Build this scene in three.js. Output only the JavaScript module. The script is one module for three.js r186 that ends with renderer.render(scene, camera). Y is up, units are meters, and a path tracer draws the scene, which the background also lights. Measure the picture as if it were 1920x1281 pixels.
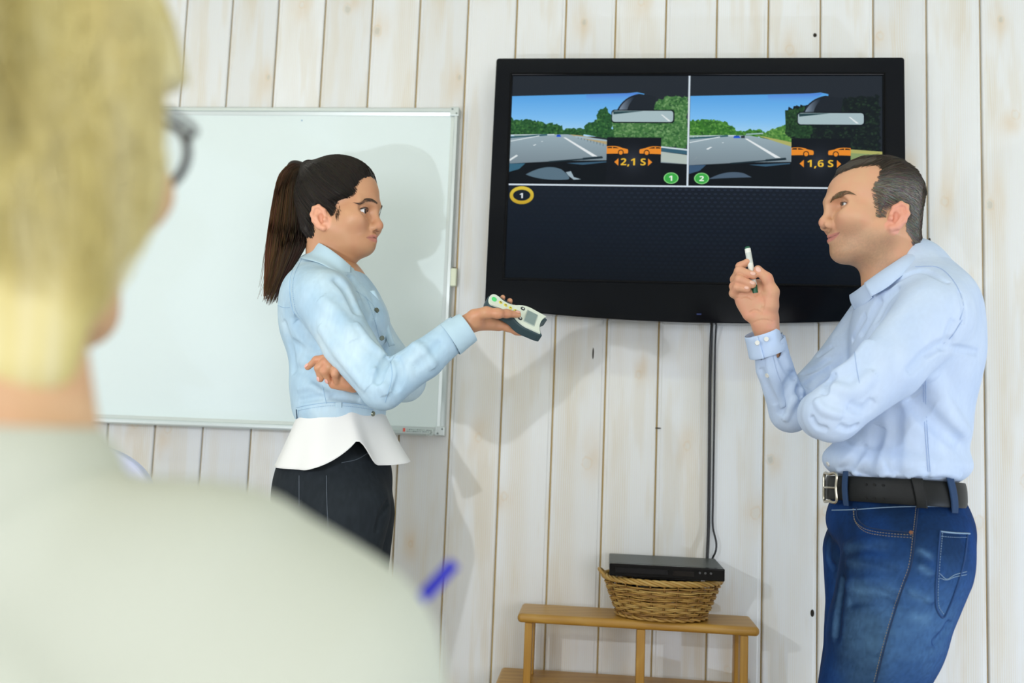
import * as THREE from 'three';
import { mergeGeometries, mergeVertices, toCreasedNormals } from 'three/addons/utils/BufferGeometryUtils.js';
import { RoundedBoxGeometry } from 'three/addons/geometries/RoundedBoxGeometry.js';
import { RectAreaLightUniformsLib } from 'three/addons/lights/RectAreaLightUniformsLib.js';

// ---------- camera, lights, exposure ----------
const scene = new THREE.Scene();
const CAM = new THREE.Vector3(0, 1.15, 2.46), FOCAL = 1700;
const camera = new THREE.PerspectiveCamera(THREE.MathUtils.radToDeg(2 * Math.atan(640.5 / FOCAL)), 1920 / 1281, 0.05, 30);
camera.rotation.order = 'YXZ';
camera.rotation.set(0.0966, 0.0996, 0.0385);
camera.position.copy(CAM);
camera.focus = 1.98;
camera.userData.fStop = 2.2;
camera.updateMatrixWorld(true);
scene.background = new THREE.Color(0, 0, 0);
const renderer = new THREE.WebGLRenderer({ antialias: true });
renderer.toneMapping = THREE.LinearToneMapping;
renderer.toneMappingExposure = 0.83;
renderer.shadowMap.enabled = true;
RectAreaLightUniformsLib.init();
const LAMP = { tubes: [[-1.75, 1.15, 1.5], [0.2, 1.15, 1.5], [2.15, 1.15, 1.5], [-1.75, 3.1, 1.5], [2.4, 3.1, 1.5]], tubePower: 5.5, rearFillPower: 1.2, tubeColor: [1, 1.05, 0.80], window: 6.2, fillSideWindow: [1.0, 0.25], fillWindowColor: [0.93, 0.94, 1.0] };  // front tubes are out of view; windows and rear tubes added as fill
function flash(name, at, to, power, color, size) {
  const l = new THREE.SpotLight(new THREE.Color().setRGB(...color), power, 0, 1.25, 0.5, 2);
  l.name = name; l.position.set(...at); l.target.position.set(...to); l.castShadow = true; l.shadow.radius = size; l.shadow.mapSize.set(2048, 2048);
  scene.add(l, l.target);
}
flash('unseen_flash_right', [2.37, 0.2, 1.48], [0.2, 1.7, 0.1], 5.8, [0.62, 0.76, 1.0], 1.2);  // out of view; lights the man from low right, throws shadows leftward
flash('unseen_flash_left', [-0.73, 1.295, 1.7], [-0.45, 1.45, 0], 1.9, [0.86, 0.92, 1.0], 0.6);  // out of view; throws the standing woman onto the whiteboard as a shadow
// ---------- helpers ----------
const V = (x, y, z) => new THREE.Vector3(x, y, z);
function rng(seed) { let s = seed >>> 0; return () => { s = (s + 0x6d2b79f5) >>> 0; let t = s; t = Math.imul(t ^ (t >>> 15), t | 1); t ^= t + Math.imul(t ^ (t >>> 7), t | 61); return ((t ^ (t >>> 14)) >>> 0) / 4294967296; }; }
const clamp = (x, a = 0, b = 1) => Math.min(b, Math.max(a, x)), lerp = (a, b, t) => a + (b - a) * t, sstep = (a, b, x) => { const t = clamp((x - a) / (b - a)); return t * t * (3 - 2 * t); };
function hash3(x, y, z) { let h = Math.imul(x, 374761393) ^ Math.imul(y, 668265263) ^ Math.imul(z, 2147483647 - 5915587); h = Math.imul(h ^ (h >>> 13), 1274126177); return ((h ^ (h >>> 16)) >>> 0) / 4294967296; }
function noise(x, y, z = 0) {
  const xi = Math.floor(x), yi = Math.floor(y), zi = Math.floor(z); let u = x - xi, v = y - yi, w = z - zi; u = u * u * (3 - 2 * u); v = v * v * (3 - 2 * v); w = w * w * (3 - 2 * w);
  const a = lerp(lerp(hash3(xi, yi, zi), hash3(xi + 1, yi, zi), u), lerp(hash3(xi, yi + 1, zi), hash3(xi + 1, yi + 1, zi), u), v);
  if (w === 0) return a;
  const b = lerp(lerp(hash3(xi, yi, zi + 1), hash3(xi + 1, yi, zi + 1), u), lerp(hash3(xi, yi + 1, zi + 1), hash3(xi + 1, yi + 1, zi + 1), u), v);
  return lerp(a, b, w);
}
const fbm = (x, y, z = 0, n = 4) => { let s = 0, a = 0.5; for (let i = 0; i < n; i++) { s += a * noise(x, y, z); x = x * 2.03 + 7.1; y = y * 2.03 + 3.3; z *= 2.03; a *= 0.5; } return s / (1 - 0.5 ** n); };
const srgb = (r, g, b) => { const c = new THREE.Color().setRGB(r / 255, g / 255, b / 255, THREE.SRGBColorSpace); return [c.r, c.g, c.b]; };
const mix3 = (a, b, t) => [lerp(a[0], b[0], t), lerp(a[1], b[1], t), lerp(a[2], b[2], t)];
// a point where the line of sight through a photo position meets the upright plane that lies z metres in front of the planked wall
function P(px, py, z) { const d = V((px - 960) / FOCAL, -(py - 640.5) / FOCAL, -1).applyEuler(camera.rotation); return CAM.clone().addScaledVector(d, (z - CAM.z) / d.z); }
const rayDir = (px, py) => V((px - 960) / FOCAL, -(py - 640.5) / FOCAL, -1).applyEuler(camera.rotation).normalize();
const mpp = (p) => { const c = p.clone().sub(CAM).applyQuaternion(camera.quaternion.clone().invert()); return -c.z / FOCAL; };   // metres per photo pixel at a point

function mat(color, roughness = 0.6, o = {}) { const m = new THREE.MeshPhysicalMaterial({ roughness, ...o }); if (color) m.color.setRGB(...color); return m; }
const taken = new Map();
function numbered(name) { const n = taken.get(name) ?? 0; taken.set(name, n + 1); return n ? name + '_' + String(n).padStart(3, '0') : name; }
function tag(o, label, category, group, kind) { if (label) o.userData.label = label; if (category) o.userData.category = category; if (group) o.userData.group = group; if (kind) o.userData.kind = kind; return o; }
function thing(name, label, category, at = [0, 0, 0], group) { const o = new THREE.Group(); o.name = numbered(name); o.position.set(...at); scene.add(o); return tag(o, label, category, group); }
function struct(name, at = [0, 0, 0]) { const o = new THREE.Group(); o.name = name; o.position.set(...at); o.userData.kind = 'structure'; scene.add(o); return o; }
// a mesh named by its kind; geometry given in world coordinates is moved into its parent's frame when parent sits elsewhere
function part(name, geo, material, parent, label) {
  const m = new THREE.Mesh(geo, material); m.name = parent === scene ? numbered(name) : name; m.castShadow = m.receiveShadow = true; parent.add(m);
  if (label) m.userData.label = label; return m;
}
function worldPart(name, geo, material, parent, label) {   // geometry in world coordinates; undo the parents' places
  let x = 0, y = 0, z = 0; for (let p = parent; p && p !== scene; p = p.parent) { x += p.position.x; y += p.position.y; z += p.position.z; }
  geo.translate(-x, -y, -z); return part(name, geo, material, parent, label);
}
const box = (w, h, d, x = 0, y = 0, z = 0, r = 0.002, seg = 2) => { const g = r > 0 ? new RoundedBoxGeometry(w, h, d, seg, Math.min(r, w / 2.01, h / 2.01, d / 2.01)) : new THREE.BoxGeometry(w, h, d); g.translate(x, y, z); return g; };
const plain = (g) => { const q = g.index ? g.toNonIndexed() : g; for (const k of Object.keys(q.attributes)) if (!['position', 'normal', 'uv'].includes(k)) q.deleteAttribute(k); return q; };
const join = (gs) => mergeGeometries(gs.map(plain));
function tube(pts, r, seg = 40, rs = 8, closed = false) { return new THREE.TubeGeometry(new THREE.CatmullRomCurve3(pts, closed), seg, r, rs, closed); }
function cyl(a, b, r0, r1 = r0, n = 20) { const d = b.clone().sub(a), g = new THREE.CylinderGeometry(r1, r0, d.length(), n); g.applyQuaternion(new THREE.Quaternion().setFromUnitVectors(V(0, 1, 0), d.clone().normalize())); g.translate((a.x + b.x) / 2, (a.y + b.y) / 2, (a.z + b.z) / 2); return g; }
function dataTex(w, h, fn, color = true, repeat) {
  const d = new Uint8Array(w * h * 4); for (let j = 0; j < h; j++) for (let i = 0; i < w; i++) { const c = fn(i / w, j / h, i, j); const k = (j * w + i) * 4; d[k] = clamp(c[0]) * 255; d[k + 1] = clamp(c[1]) * 255; d[k + 2] = clamp(c[2]) * 255; d[k + 3] = 255; }
  const t = new THREE.DataTexture(d, w, h); t.magFilter = t.minFilter = THREE.LinearFilter; t.wrapS = t.wrapT = THREE.RepeatWrapping; if (color) t.colorSpace = THREE.SRGBColorSpace; if (repeat) t.repeat.set(...repeat); t.needsUpdate = true; return t;
}
// ---------- smooth solids: signed distance fields, meshed by surface nets ----------
class Field {
  constructor() { this.p = []; this.cr = []; }
  add(q) { this.p.push(q); return this; }
  // tapered capsule
  cone(a, b, ra, rb = ra, k = 0.02, op = 1) { const d = b.clone().sub(a), L2 = Math.max(d.lengthSq(), 1e-9), c = a.clone().add(b).multiplyScalar(0.5); return this.add({ t: 0, a, d, L2, ra, rb, k, op, cx: c.x, cy: c.y, cz: c.z, cr: Math.sqrt(L2) / 2 + Math.max(ra, rb) }); }
  chain(pts, rs, k = 0.02) { for (let i = 0; i + 1 < pts.length; i++) this.cone(pts[i], pts[i + 1], rs[i], rs[i + 1], k); return this; }
  ball(c, r, k = 0.02, op = 1) { return this.cone(c, c.clone().add(V(0, 1e-5, 0)), r, r, k, op); }
  // ellipsoid, axes turned by quaternion q
  ell(c, rx, ry, rz, k = 0.02, q = null, op = 1) { const m = q ? new THREE.Matrix3().setFromMatrix4(new THREE.Matrix4().makeRotationFromQuaternion(q.clone().invert())).elements : null; return this.add({ t: 1, a: c, rx, ry, rz, m, k, op, cx: c.x, cy: c.y, cz: c.z, cr: Math.max(rx, ry, rz) }); }
  box(c, hx, hy, hz, r, k = 0.01, q = null, op = 1) { const m = q ? new THREE.Matrix3().setFromMatrix4(new THREE.Matrix4().makeRotationFromQuaternion(q.clone().invert())).elements : null; return this.add({ t: 2, a: c, rx: hx - r, ry: hy - r, rz: hz - r, r, m, k, op, cx: c.x, cy: c.y, cz: c.z, cr: Math.hypot(hx, hy, hz) }); }
  fn(f, c, cr, k = 0.01, op = 1) { return this.add({ t: 3, f, k, op, cx: c.x, cy: c.y, cz: c.z, cr }); }
  // groove (depth > 0) or ridge (depth < 0) along a line of points
  crease(pts, w, depth) { for (let i = 0; i + 1 < pts.length; i++) { const d = pts[i + 1].clone().sub(pts[i]); this.cr.push({ a: pts[i], d, L2: Math.max(d.lengthSq(), 1e-9), w, depth, e0: i === 0, e1: i + 2 === pts.length }); } return this; }
  dist(q, x, y, z) {
    if (q.t === 0) { const ax = x - q.a.x, ay = y - q.a.y, az = z - q.a.z; let t = (ax * q.d.x + ay * q.d.y + az * q.d.z) / q.L2; t = t < 0 ? 0 : t > 1 ? 1 : t; const ex = ax - q.d.x * t, ey = ay - q.d.y * t, ez = az - q.d.z * t; return Math.sqrt(ex * ex + ey * ey + ez * ez) - (q.ra + (q.rb - q.ra) * t); }
    if (q.t === 3) return q.f(x, y, z);
    let ax = x - q.a.x, ay = y - q.a.y, az = z - q.a.z;
    if (q.m) { const m = q.m, bx = m[0] * ax + m[3] * ay + m[6] * az, by = m[1] * ax + m[4] * ay + m[7] * az, bz = m[2] * ax + m[5] * ay + m[8] * az; ax = bx; ay = by; az = bz; }
    if (q.t === 1) { const u = ax / q.rx, v = ay / q.ry, w = az / q.rz, k0 = Math.sqrt(u * u + v * v + w * w); if (k0 < 1e-4) return -Math.min(q.rx, q.ry, q.rz); const u2 = u / q.rx, v2 = v / q.ry, w2 = w / q.rz; return k0 * (k0 - 1) / Math.sqrt(u2 * u2 + v2 * v2 + w2 * w2); }
    const qx = Math.abs(ax) - q.rx, qy = Math.abs(ay) - q.ry, qz = Math.abs(az) - q.rz, ox = Math.max(qx, 0), oy = Math.max(qy, 0), oz = Math.max(qz, 0); return Math.sqrt(ox * ox + oy * oy + oz * oz) + Math.min(Math.max(qx, qy, qz), 0) - q.r;
  }
  at(x, y, z) {
    let d = 1e3;
    for (const q of this.p) {
      const dx = x - q.cx, dy = y - q.cy, dz = z - q.cz, lb = Math.sqrt(dx * dx + dy * dy + dz * dz) - q.cr;
      if (q.op > 0) { if (lb > d + q.k && lb > 0.0) continue; const e = this.dist(q, x, y, z), h = Math.max(q.k - Math.abs(d - e), 0) / q.k; d = Math.min(d, e) - h * h * q.k * 0.25; }
      else { if (-lb < d - q.k) continue; const e = -this.dist(q, x, y, z), h = Math.max(q.k - Math.abs(d - e), 0) / q.k; d = Math.max(d, e) + h * h * q.k * 0.25; }
    }
    if (d < 0.05 && d > -0.05) for (const c of this.cr) {
      const ax = x - c.a.x, ay = y - c.a.y, az = z - c.a.z; let t = (ax * c.d.x + ay * c.d.y + az * c.d.z) / c.L2; t = t < 0 ? 0 : t > 1 ? 1 : t;
      const ex = ax - c.d.x * t, ey = ay - c.d.y * t, ez = az - c.d.z * t, r2 = (ex * ex + ey * ey + ez * ez) / (c.w * c.w); if (r2 < 6) { let s = Math.exp(-r2); if (c.e0) s *= sstep(-0.05, 0.45, t); if (c.e1) s *= sstep(1.05, 0.55, t); d += c.depth * s; }
    }
    if (this.post) d = this.post(d, x, y, z);
    return d;
  }
  normal(p, e = 0.0012) { const n = V(this.at(p.x + e, p.y, p.z) - this.at(p.x - e, p.y, p.z), this.at(p.x, p.y + e, p.z) - this.at(p.x, p.y - e, p.z), this.at(p.x, p.y, p.z + e) - this.at(p.x, p.y, p.z - e)); return n.normalize(); }
  march(o, d, t0 = 0, t1 = 4) { let t = t0; for (let i = 0; i < 400 && t < t1; i++) { const e = this.at(o.x + d.x * t, o.y + d.y * t, o.z + d.z * t); if (e < 0.0004) return o.clone().addScaledVector(d, t); t += Math.max(e * 0.6, 0.0005); } return null; }
  px(px, py) { const d = rayDir(px, py); return this.march(CAM, d, 1.2, 3.2); }
  bounds(pad = 0.02) { const lo = V(1e3, 1e3, 1e3), hi = V(-1e3, -1e3, -1e3); for (const q of this.p) if (q.op > 0) { const c = V(q.cx, q.cy, q.cz); let r = V(q.cr, q.cr, q.cr); if (q.t === 0) { const R = Math.max(q.ra, q.rb); r = V(Math.abs(q.d.x) / 2 + R, Math.abs(q.d.y) / 2 + R, Math.abs(q.d.z) / 2 + R); } lo.min(c.clone().sub(r)); hi.max(c.clone().add(r)); } return [lo.subScalar(pad), hi.addScalar(pad)]; }
  mesh(h, color = null, bb = null, eps = 0.0012) {
    const [lo, hi] = bb ?? this.bounds(), nx = Math.ceil((hi.x - lo.x) / h) + 2, ny = Math.ceil((hi.y - lo.y) / h) + 2, nz = Math.ceil((hi.z - lo.z) / h) + 2, B = 6;
    const g = new Float32Array(nx * ny * nz), at = (i, j, k) => (k * ny + j) * nx + i;
    for (let bk = 0; bk < nz; bk += B) for (let bj = 0; bj < ny; bj += B) for (let bi = 0; bi < nx; bi += B) {
      const ei = Math.min(bi + B, nx), ej = Math.min(bj + B, ny), ek = Math.min(bk + B, nz), m = (B / 2 - 0.5) * h, c = this.at(lo.x + bi * h + m, lo.y + bj * h + m, lo.z + bk * h + m), skip = Math.abs(c) > B * h * 0.87 * 1.5 + 0.006;
      for (let k = bk; k < ek; k++) for (let j = bj; j < ej; j++) for (let i = bi; i < ei; i++) g[at(i, j, k)] = skip ? c : this.at(lo.x + i * h, lo.y + j * h, lo.z + k * h);
    }
    const id = new Int32Array(nx * ny * nz).fill(-1), pos = [], nor = [], col = [], idx = [], p = V();
    for (let k = 0; k < nz - 1; k++) for (let j = 0; j < ny - 1; j++) for (let i = 0; i < nx - 1; i++) {
      let n = 0, x = 0, y = 0, z = 0, s = 0; const c = [];
      for (let q = 0; q < 8; q++) { const v = g[at(i + (q & 1), j + (q >> 1 & 1), k + (q >> 2))]; c.push(v); if (v < 0) s++; }
      if (s === 0 || s === 8) continue;
      for (let q = 0; q < 8; q++) for (let b = 1; b < 8; b <<= 1) if (!(q & b)) { const v0 = c[q], v1 = c[q | b]; if ((v0 < 0) !== (v1 < 0)) { const t = v0 / (v0 - v1); x += (q & 1) + (b === 1 ? t : 0); y += (q >> 1 & 1) + (b === 2 ? t : 0); z += (q >> 2) + (b === 4 ? t : 0); n++; } }
      p.set(lo.x + (i + x / n) * h, lo.y + (j + y / n) * h, lo.z + (k + z / n) * h);
      const nn = this.normal(p, eps); id[at(i, j, k)] = pos.length / 3; pos.push(p.x, p.y, p.z); nor.push(nn.x, nn.y, nn.z);
      if (color) col.push(...color(p, nn));
    }
    const quad = (a, b, c, d, f) => { if (a < 0 || b < 0 || c < 0 || d < 0) return; f ? idx.push(a, b, c, a, c, d) : idx.push(a, c, b, a, d, c); };
    for (let k = 1; k < nz - 1; k++) for (let j = 1; j < ny - 1; j++) for (let i = 1; i < nx - 1; i++) {
      const v = g[at(i, j, k)] < 0;
      if (v !== g[at(i + 1, j, k)] < 0) quad(id[at(i, j - 1, k - 1)], id[at(i, j, k - 1)], id[at(i, j, k)], id[at(i, j - 1, k)], v);
      if (v !== g[at(i, j + 1, k)] < 0) quad(id[at(i - 1, j, k - 1)], id[at(i - 1, j, k)], id[at(i, j, k)], id[at(i, j, k - 1)], v);
      if (v !== g[at(i, j, k + 1)] < 0) quad(id[at(i - 1, j - 1, k)], id[at(i, j - 1, k)], id[at(i, j, k)], id[at(i - 1, j, k)], v);
    }
    const geo = new THREE.BufferGeometry(); geo.setAttribute('position', new THREE.Float32BufferAttribute(pos, 3)); geo.setAttribute('normal', new THREE.Float32BufferAttribute(nor, 3)); if (color) geo.setAttribute('color', new THREE.Float32BufferAttribute(col, 3)); geo.setIndex(idx); return geo;
  }
}
const joinIndexed = (gs) => mergeGeometries(gs);
// many thin tapering strands as one geometry: each { pts, r0, r1, c }
function strands(list) {
  const pos = [], nor = [], col = [], idx = [], t = V(), u = V(), w = V(), n = V();
  for (const s of list) {
    const N = s.pts.length, base = pos.length / 3, up = Math.abs(s.pts[1].y - s.pts[0].y) > 0.9 * s.pts[1].distanceTo(s.pts[0]) ? V(1, 0, 0.3) : V(0.1, 1, 0);
    for (let i = 0; i < N; i++) {
      t.copy(s.pts[Math.min(i + 1, N - 1)]).sub(s.pts[Math.max(i - 1, 0)]).normalize(); u.crossVectors(t, up).normalize(); w.crossVectors(t, u);
      const f = i / (N - 1), r = lerp(s.r0, s.r1, f) * (s.bulge ? 1 - 0 * f : 1), c = s.c1 ? mix3(s.c, s.c1, f) : s.c;
      for (let q = 0; q < 3; q++) { const a = q * 2.0944; n.copy(u).multiplyScalar(Math.cos(a)).addScaledVector(w, Math.sin(a)); pos.push(s.pts[i].x + n.x * r, s.pts[i].y + n.y * r, s.pts[i].z + n.z * r); nor.push(n.x, n.y, n.z); col.push(...c); }
      if (i) for (let q = 0; q < 3; q++) { const a = base + (i - 1) * 3 + q, b = base + (i - 1) * 3 + (q + 1) % 3, c2 = a + 3, d = b + 3; idx.push(a, b, c2, b, d, c2); }
    }
  }
  const g = new THREE.BufferGeometry(); g.setAttribute('position', new THREE.Float32BufferAttribute(pos, 3)); g.setAttribute('normal', new THREE.Float32BufferAttribute(nor, 3)); g.setAttribute('color', new THREE.Float32BufferAttribute(col, 3)); g.setIndex(idx); return g;
}
// a polyline in the photo laid onto a field's surface; returns world points
function onSurface(field, pix, step = 4, lift = 0) {
  const c = new THREE.CatmullRomCurve3(pix.map(([x, y]) => V(x, y, 0)), false, 'catmullrom', 0.5), L = c.getLength(), n = Math.max(3, Math.round(L / step)), runs = [[]];
  for (let i = 0; i <= n; i++) { const q = c.getPointAt(i / n), h = field.px(q.x, q.y); if (!h) { runs.push([]); continue; } if (lift) h.addScaledVector(field.normal(h), lift); const r = runs[runs.length - 1]; if (r.length && r[r.length - 1].distanceTo(h) > 0.03) runs.push([h]); else r.push(h); }
  return runs.sort((a, b) => b.length - a.length)[0];   // the longest unbroken stretch
}
function seam(field, pix, r, lift = 0, step = 4) { const pts = onSurface(field, pix, step, lift); return pts.length > 2 ? tube(pts, r, pts.length * 2, 5) : null; }
function stitch(field, pix, r, dash = 0.004, gap = 0.003, lift = 0) {   // a broken line of thread
  const pts = onSurface(field, pix, 3, lift); if (pts.length < 3) return null; const c = new THREE.CatmullRomCurve3(pts), L = c.getLength(), gs = [];
  for (let s = 0; s + dash < L; s += dash + gap) { const a = c.getPointAt(s / L), b = c.getPointAt((s + dash) / L); gs.push(cyl(a, b, r, r, 5)); }
  return gs.length ? join(gs) : null;
}
// ---------- room ----------
const W0 = -2.65, W1 = 3.27, ZF = 4.6, CEIL = 2.72;
const plaster = mat(srgb(226, 226, 218), 0.9), floorMat = mat(srgb(206, 202, 194), 0.6), ceilMat = mat(srgb(236, 236, 228), 0.95);
worldPart('slab', box(W1 - W0 + 0.4, 0.12, ZF + 0.5, (W0 + W1) / 2, -0.06, ZF / 2, 0), floorMat, struct('floor'));  // floor is out of view; kept pale to bounce light upward
worldPart('slab', box(W1 - W0 + 0.4, 0.12, ZF + 0.5, (W0 + W1) / 2, CEIL + 0.06, ZF / 2, 0), ceilMat, struct('ceiling'));
worldPart('panel', box(0.12, CEIL, ZF + 0.3, W0 - 0.06, CEIL / 2, ZF / 2, 0), plaster, struct('wall_left'));
worldPart('panel', box(0.12, CEIL, ZF + 0.3, W1 + 0.06, CEIL / 2, ZF / 2, 0), plaster, struct('wall_right'));
worldPart('panel', box(W1 - W0 + 0.4, CEIL, 0.12, (W0 + W1) / 2, CEIL / 2, ZF + 0.06, 0), plaster, struct('wall_front'));
// whitewashed spruce: grain, resin streaks, knots
function plankTexture(seed) {
  const R = rng(seed * 77 + 5), w = 160, h = 2048, H = 2.72, W = 0.137, knots = [], heart = 0.25 + 0.5 * R(), tone = (R() - 0.5) * 0.05;
  for (let y = 0.05 + R() * 0.25; y < H; y += 0.22 + R() * 0.6) knots.push([R() < 0.5 ? 0.25 + 0.5 * R() : R() < 0.5 ? 0.12 : 0.88, y, 0.006 + 0.009 * R(), R(), R() < 0.3]);
  return dataTex(w, h, (u, v) => {
    const x = u * W, y = v * H; let bend = 0, k = 0, ring = 0, stain = 0;
    for (const q of knots) { const dx = x - q[0] * W, dy = y - q[1], r = Math.hypot(dx, dy * 0.75); bend += dx / (r + 0.012) * 0.010 * Math.exp(-(dy * dy) / 0.0018) * Math.exp(-Math.abs(dx) / 0.03); const nr = r + (noise(x * 220, y * 160, q[3] * 50) - 0.5) * 0.005; if (nr < q[2] * 1.9) { ring = Math.max(ring, Math.exp(-(((nr - q[2] * 0.85) / 0.0022) ** 2)) * (0.45 + 0.4 * noise(x * 90, y * 90, 3))); k = Math.max(k, sstep(q[2], q[2] * 0.4, nr) * (q[4] ? 0.9 : 0.28)); } stain = Math.max(stain, Math.exp(-((dx + (q[3] - 0.5) * 0.03) ** 2) / 0.0007 - ((dy + (q[3] - 0.5) * 0.05) ** 2) / (0.0008 + q[3] * 0.004)) * (0.35 + 0.65 * noise(x * 60, y * 25, 9))); }
    const gx = x + bend + (noise(x * 9, y * 1.3, seed) - 0.5) * 0.016;
    const late = Math.pow(0.5 + 0.5 * Math.sin(gx * 1150 + 5 * noise(y * 1.1, seed * 3.1, 2) + 9 * Math.exp(-(((u - heart) / 0.25) ** 2)) * noise(y * 2.3, seed, 4)), 4) * (0.35 + 0.65 * noise(x * 60, y * 3, seed + 20));
    const fine = noise(gx * 1900, y * 26, seed) - 0.5, wash = fbm(x * 34, y * 5, seed + 40, 3), band = sstep(0.35, 0.05, Math.abs(u - heart)) * sstep(0.35, 0.62, fbm(x * 14, y * 1.9, seed + 60, 3));
    let c = [0.895 + tone, 0.902 + tone, 0.898 + tone];
    c = mix3(c, [0.83, 0.77, 0.66], clamp(0.16 * late + 0.35 * band * (0.5 + late) + 0.22 * sstep(0.5, 0.75, wash) + fine * 0.10));
    c = mix3(c, [0.82, 0.67, 0.47], clamp(stain * 0.34 + ring * 0.20)); c = mix3(c, [0.80, 0.81, 0.77], k * 0.4); if (k > 0.6) c = mix3(c, [0.55, 0.50, 0.40], (k - 0.6) * 0.5);
    return c;
  });
}
const plankMats = []; for (let i = 0; i < 10; i++) { const t = plankTexture(i + 1); plankMats.push(mat([1, 1, 1], 0.52, { map: t, bumpMap: t, bumpScale: 0.0008 })); }
const PITCH = 0.14, GAP0 = -1.2482;
const plankGeo = (() => {   // chamfered board with a shallow rebate along its left edge, extruded over the room's height
  const prof = [[-0.0678, -0.0105], [-0.0676, -0.0034], [-0.0664, -0.0024], [-0.0608, -0.0022], [-0.0594, -0.0006], [-0.0582, 0], [0.0646, 0], [0.0664, -0.0008], [0.0676, -0.003], [0.0678, -0.0105]];
  const gs = []; const pos = [], uv = [], idx = [];
  prof.forEach(([x, z], i) => { for (const rep of [0, 1]) { pos.push(x, 0, z, x, CEIL, z); const u = (x + 0.0685) / 0.137; uv.push(u, 0, u, 1); } });
  for (let i = 0; i + 1 < prof.length; i++) { const a = i * 4 + 2, b = (i + 1) * 4; idx.push(a, b, a + 1, b, b + 1, a + 1); }
  const g = new THREE.BufferGeometry(); g.setAttribute('position', new THREE.Float32BufferAttribute(pos, 3)); g.setAttribute('uv', new THREE.Float32BufferAttribute(uv, 2)); g.setIndex(idx); g.computeVertexNormals(); return g;
})();
const wallBack = struct('wall_back');
worldPart('backing_board', box(W1 - W0 + 0.4, CEIL, 0.1, (W0 + W1) / 2, CEIL / 2, -0.0605, 0), mat(srgb(214, 186, 128), 0.8), wallBack);
{ const order = rng(404); let last = -1; for (let k = -10; GAP0 + k * PITCH < W1; k++) { const m = part('plank', plankGeo, null, wallBack); let q; do q = Math.floor(order() * plankMats.length); while (q === last); last = q; m.material = plankMats[q]; m.position.set(GAP0 + (k + 0.5) * PITCH, 0, (order() - 0.5) * 0.0012); if (order() < 0.5) { m.rotation.z = Math.PI; m.position.y = CEIL; } } }
// dark knot holes and a split in the planks
{ const dark = mat(srgb(40, 34, 24), 0.9); for (const [px, py, w, h] of [[1523, 1150, 3.4, 7], [1528, 66, 3.4, 4], [1112, 663, 1.4, 11], [1234, 803, 6, 1.2], [1743, 452, 2.2, 6]]) { const p = P(px, py, 0.0006), s = mpp(p), g = new THREE.SphereGeometry(1, 14, 10); g.scale(w * s, h * s, 0.0012); g.translate(p.x, p.y, p.z); worldPart('knot_hole', g, dark, wallBack, 'small dark hole in the wood'); } }
// ceiling tubes out of view, rear pair added as fill: glowing tube fittings with a light of the same size under each
LAMP.tubes.forEach(([x, z, w], i) => {
  const t = thing('unseen_ceiling_light', ['unseen fluorescent ceiling light above the whiteboard side of the planked wall', 'unseen fluorescent ceiling light brightening the middle of the planked wall', 'unseen fluorescent ceiling light above the man side of the planked wall', 'added fill ceiling light behind the viewer on the left', 'added fill ceiling light behind the viewer on the right'][i], 'light', [x, CEIL, z], 'unseen ceiling lights');
  part('housing', box(w + 0.14, 0.05, 0.14, 0, -0.027, 0, 0.008), ceilMat, t);
  part('tube', box(w, 0.02, 0.07, 0, -0.062, 0, 0.009), mat([0.9, 0.9, 0.85], 0.5, { emissive: new THREE.Color().setRGB(...LAMP.tubeColor), emissiveIntensity: 4 }), t);
  const l = new THREE.RectAreaLight(new THREE.Color().setRGB(...LAMP.tubeColor), i < 3 ? LAMP.tubePower : LAMP.rearFillPower, w, 0.07); l.position.set(x, CEIL - 0.076, z); l.lookAt(x, 0, z); l.name = 'unseen_ceiling_light_glow'; scene.add(l);
});

// added fill light: made-up windows with drawn white blinds in the side walls and behind the viewer; each blind glows and has an area light of its size in front of it
[[-1.2, ZF, Math.PI, LAMP.window], [1.5, ZF, Math.PI, LAMP.window], [W0, 1.45, Math.PI / 2, LAMP.fillSideWindow[0]], [W1, 1.45, -Math.PI / 2, LAMP.fillSideWindow[1]]].forEach(([x, z, turn, power], i) => {
  const g = struct('window_' + (i + 1), [x, 1.32, z]), w = 1.5, h = 1.2, fm = mat(srgb(236, 236, 232), 0.5); g.rotation.y = turn;   // local z points into the room
  for (const s of [-1, 1]) { part('frame_side', box(0.06, h + 0.12, 0.05, s * (w / 2 + 0.03), 0, 0.026, 0.004), fm, g); part('frame_rail', box(w, 0.06, 0.05, 0, s * (h / 2 + 0.03), 0.026, 0.004), fm, g); }
  part('fill_blind', box(w, h, 0.004, 0, 0, 0.012, 0), mat([0.85, 0.86, 0.88], 0.9, { emissive: new THREE.Color().setRGB(...LAMP.fillWindowColor), emissiveIntensity: 1.2 }), g);
  part('blind_bar', box(w, 0.03, 0.016, 0, -h / 2 + 0.03, 0.022, 0.004), fm, g);
  const l = new THREE.RectAreaLight(new THREE.Color().setRGB(...LAMP.fillWindowColor), power, w, h), n = V(Math.sin(turn), 0, Math.cos(turn)); l.position.set(x, 1.32, z).addScaledVector(n, 0.054); l.lookAt(l.position.clone().add(n)); l.name = 'fill_window_glow'; scene.add(l);
});
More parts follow.
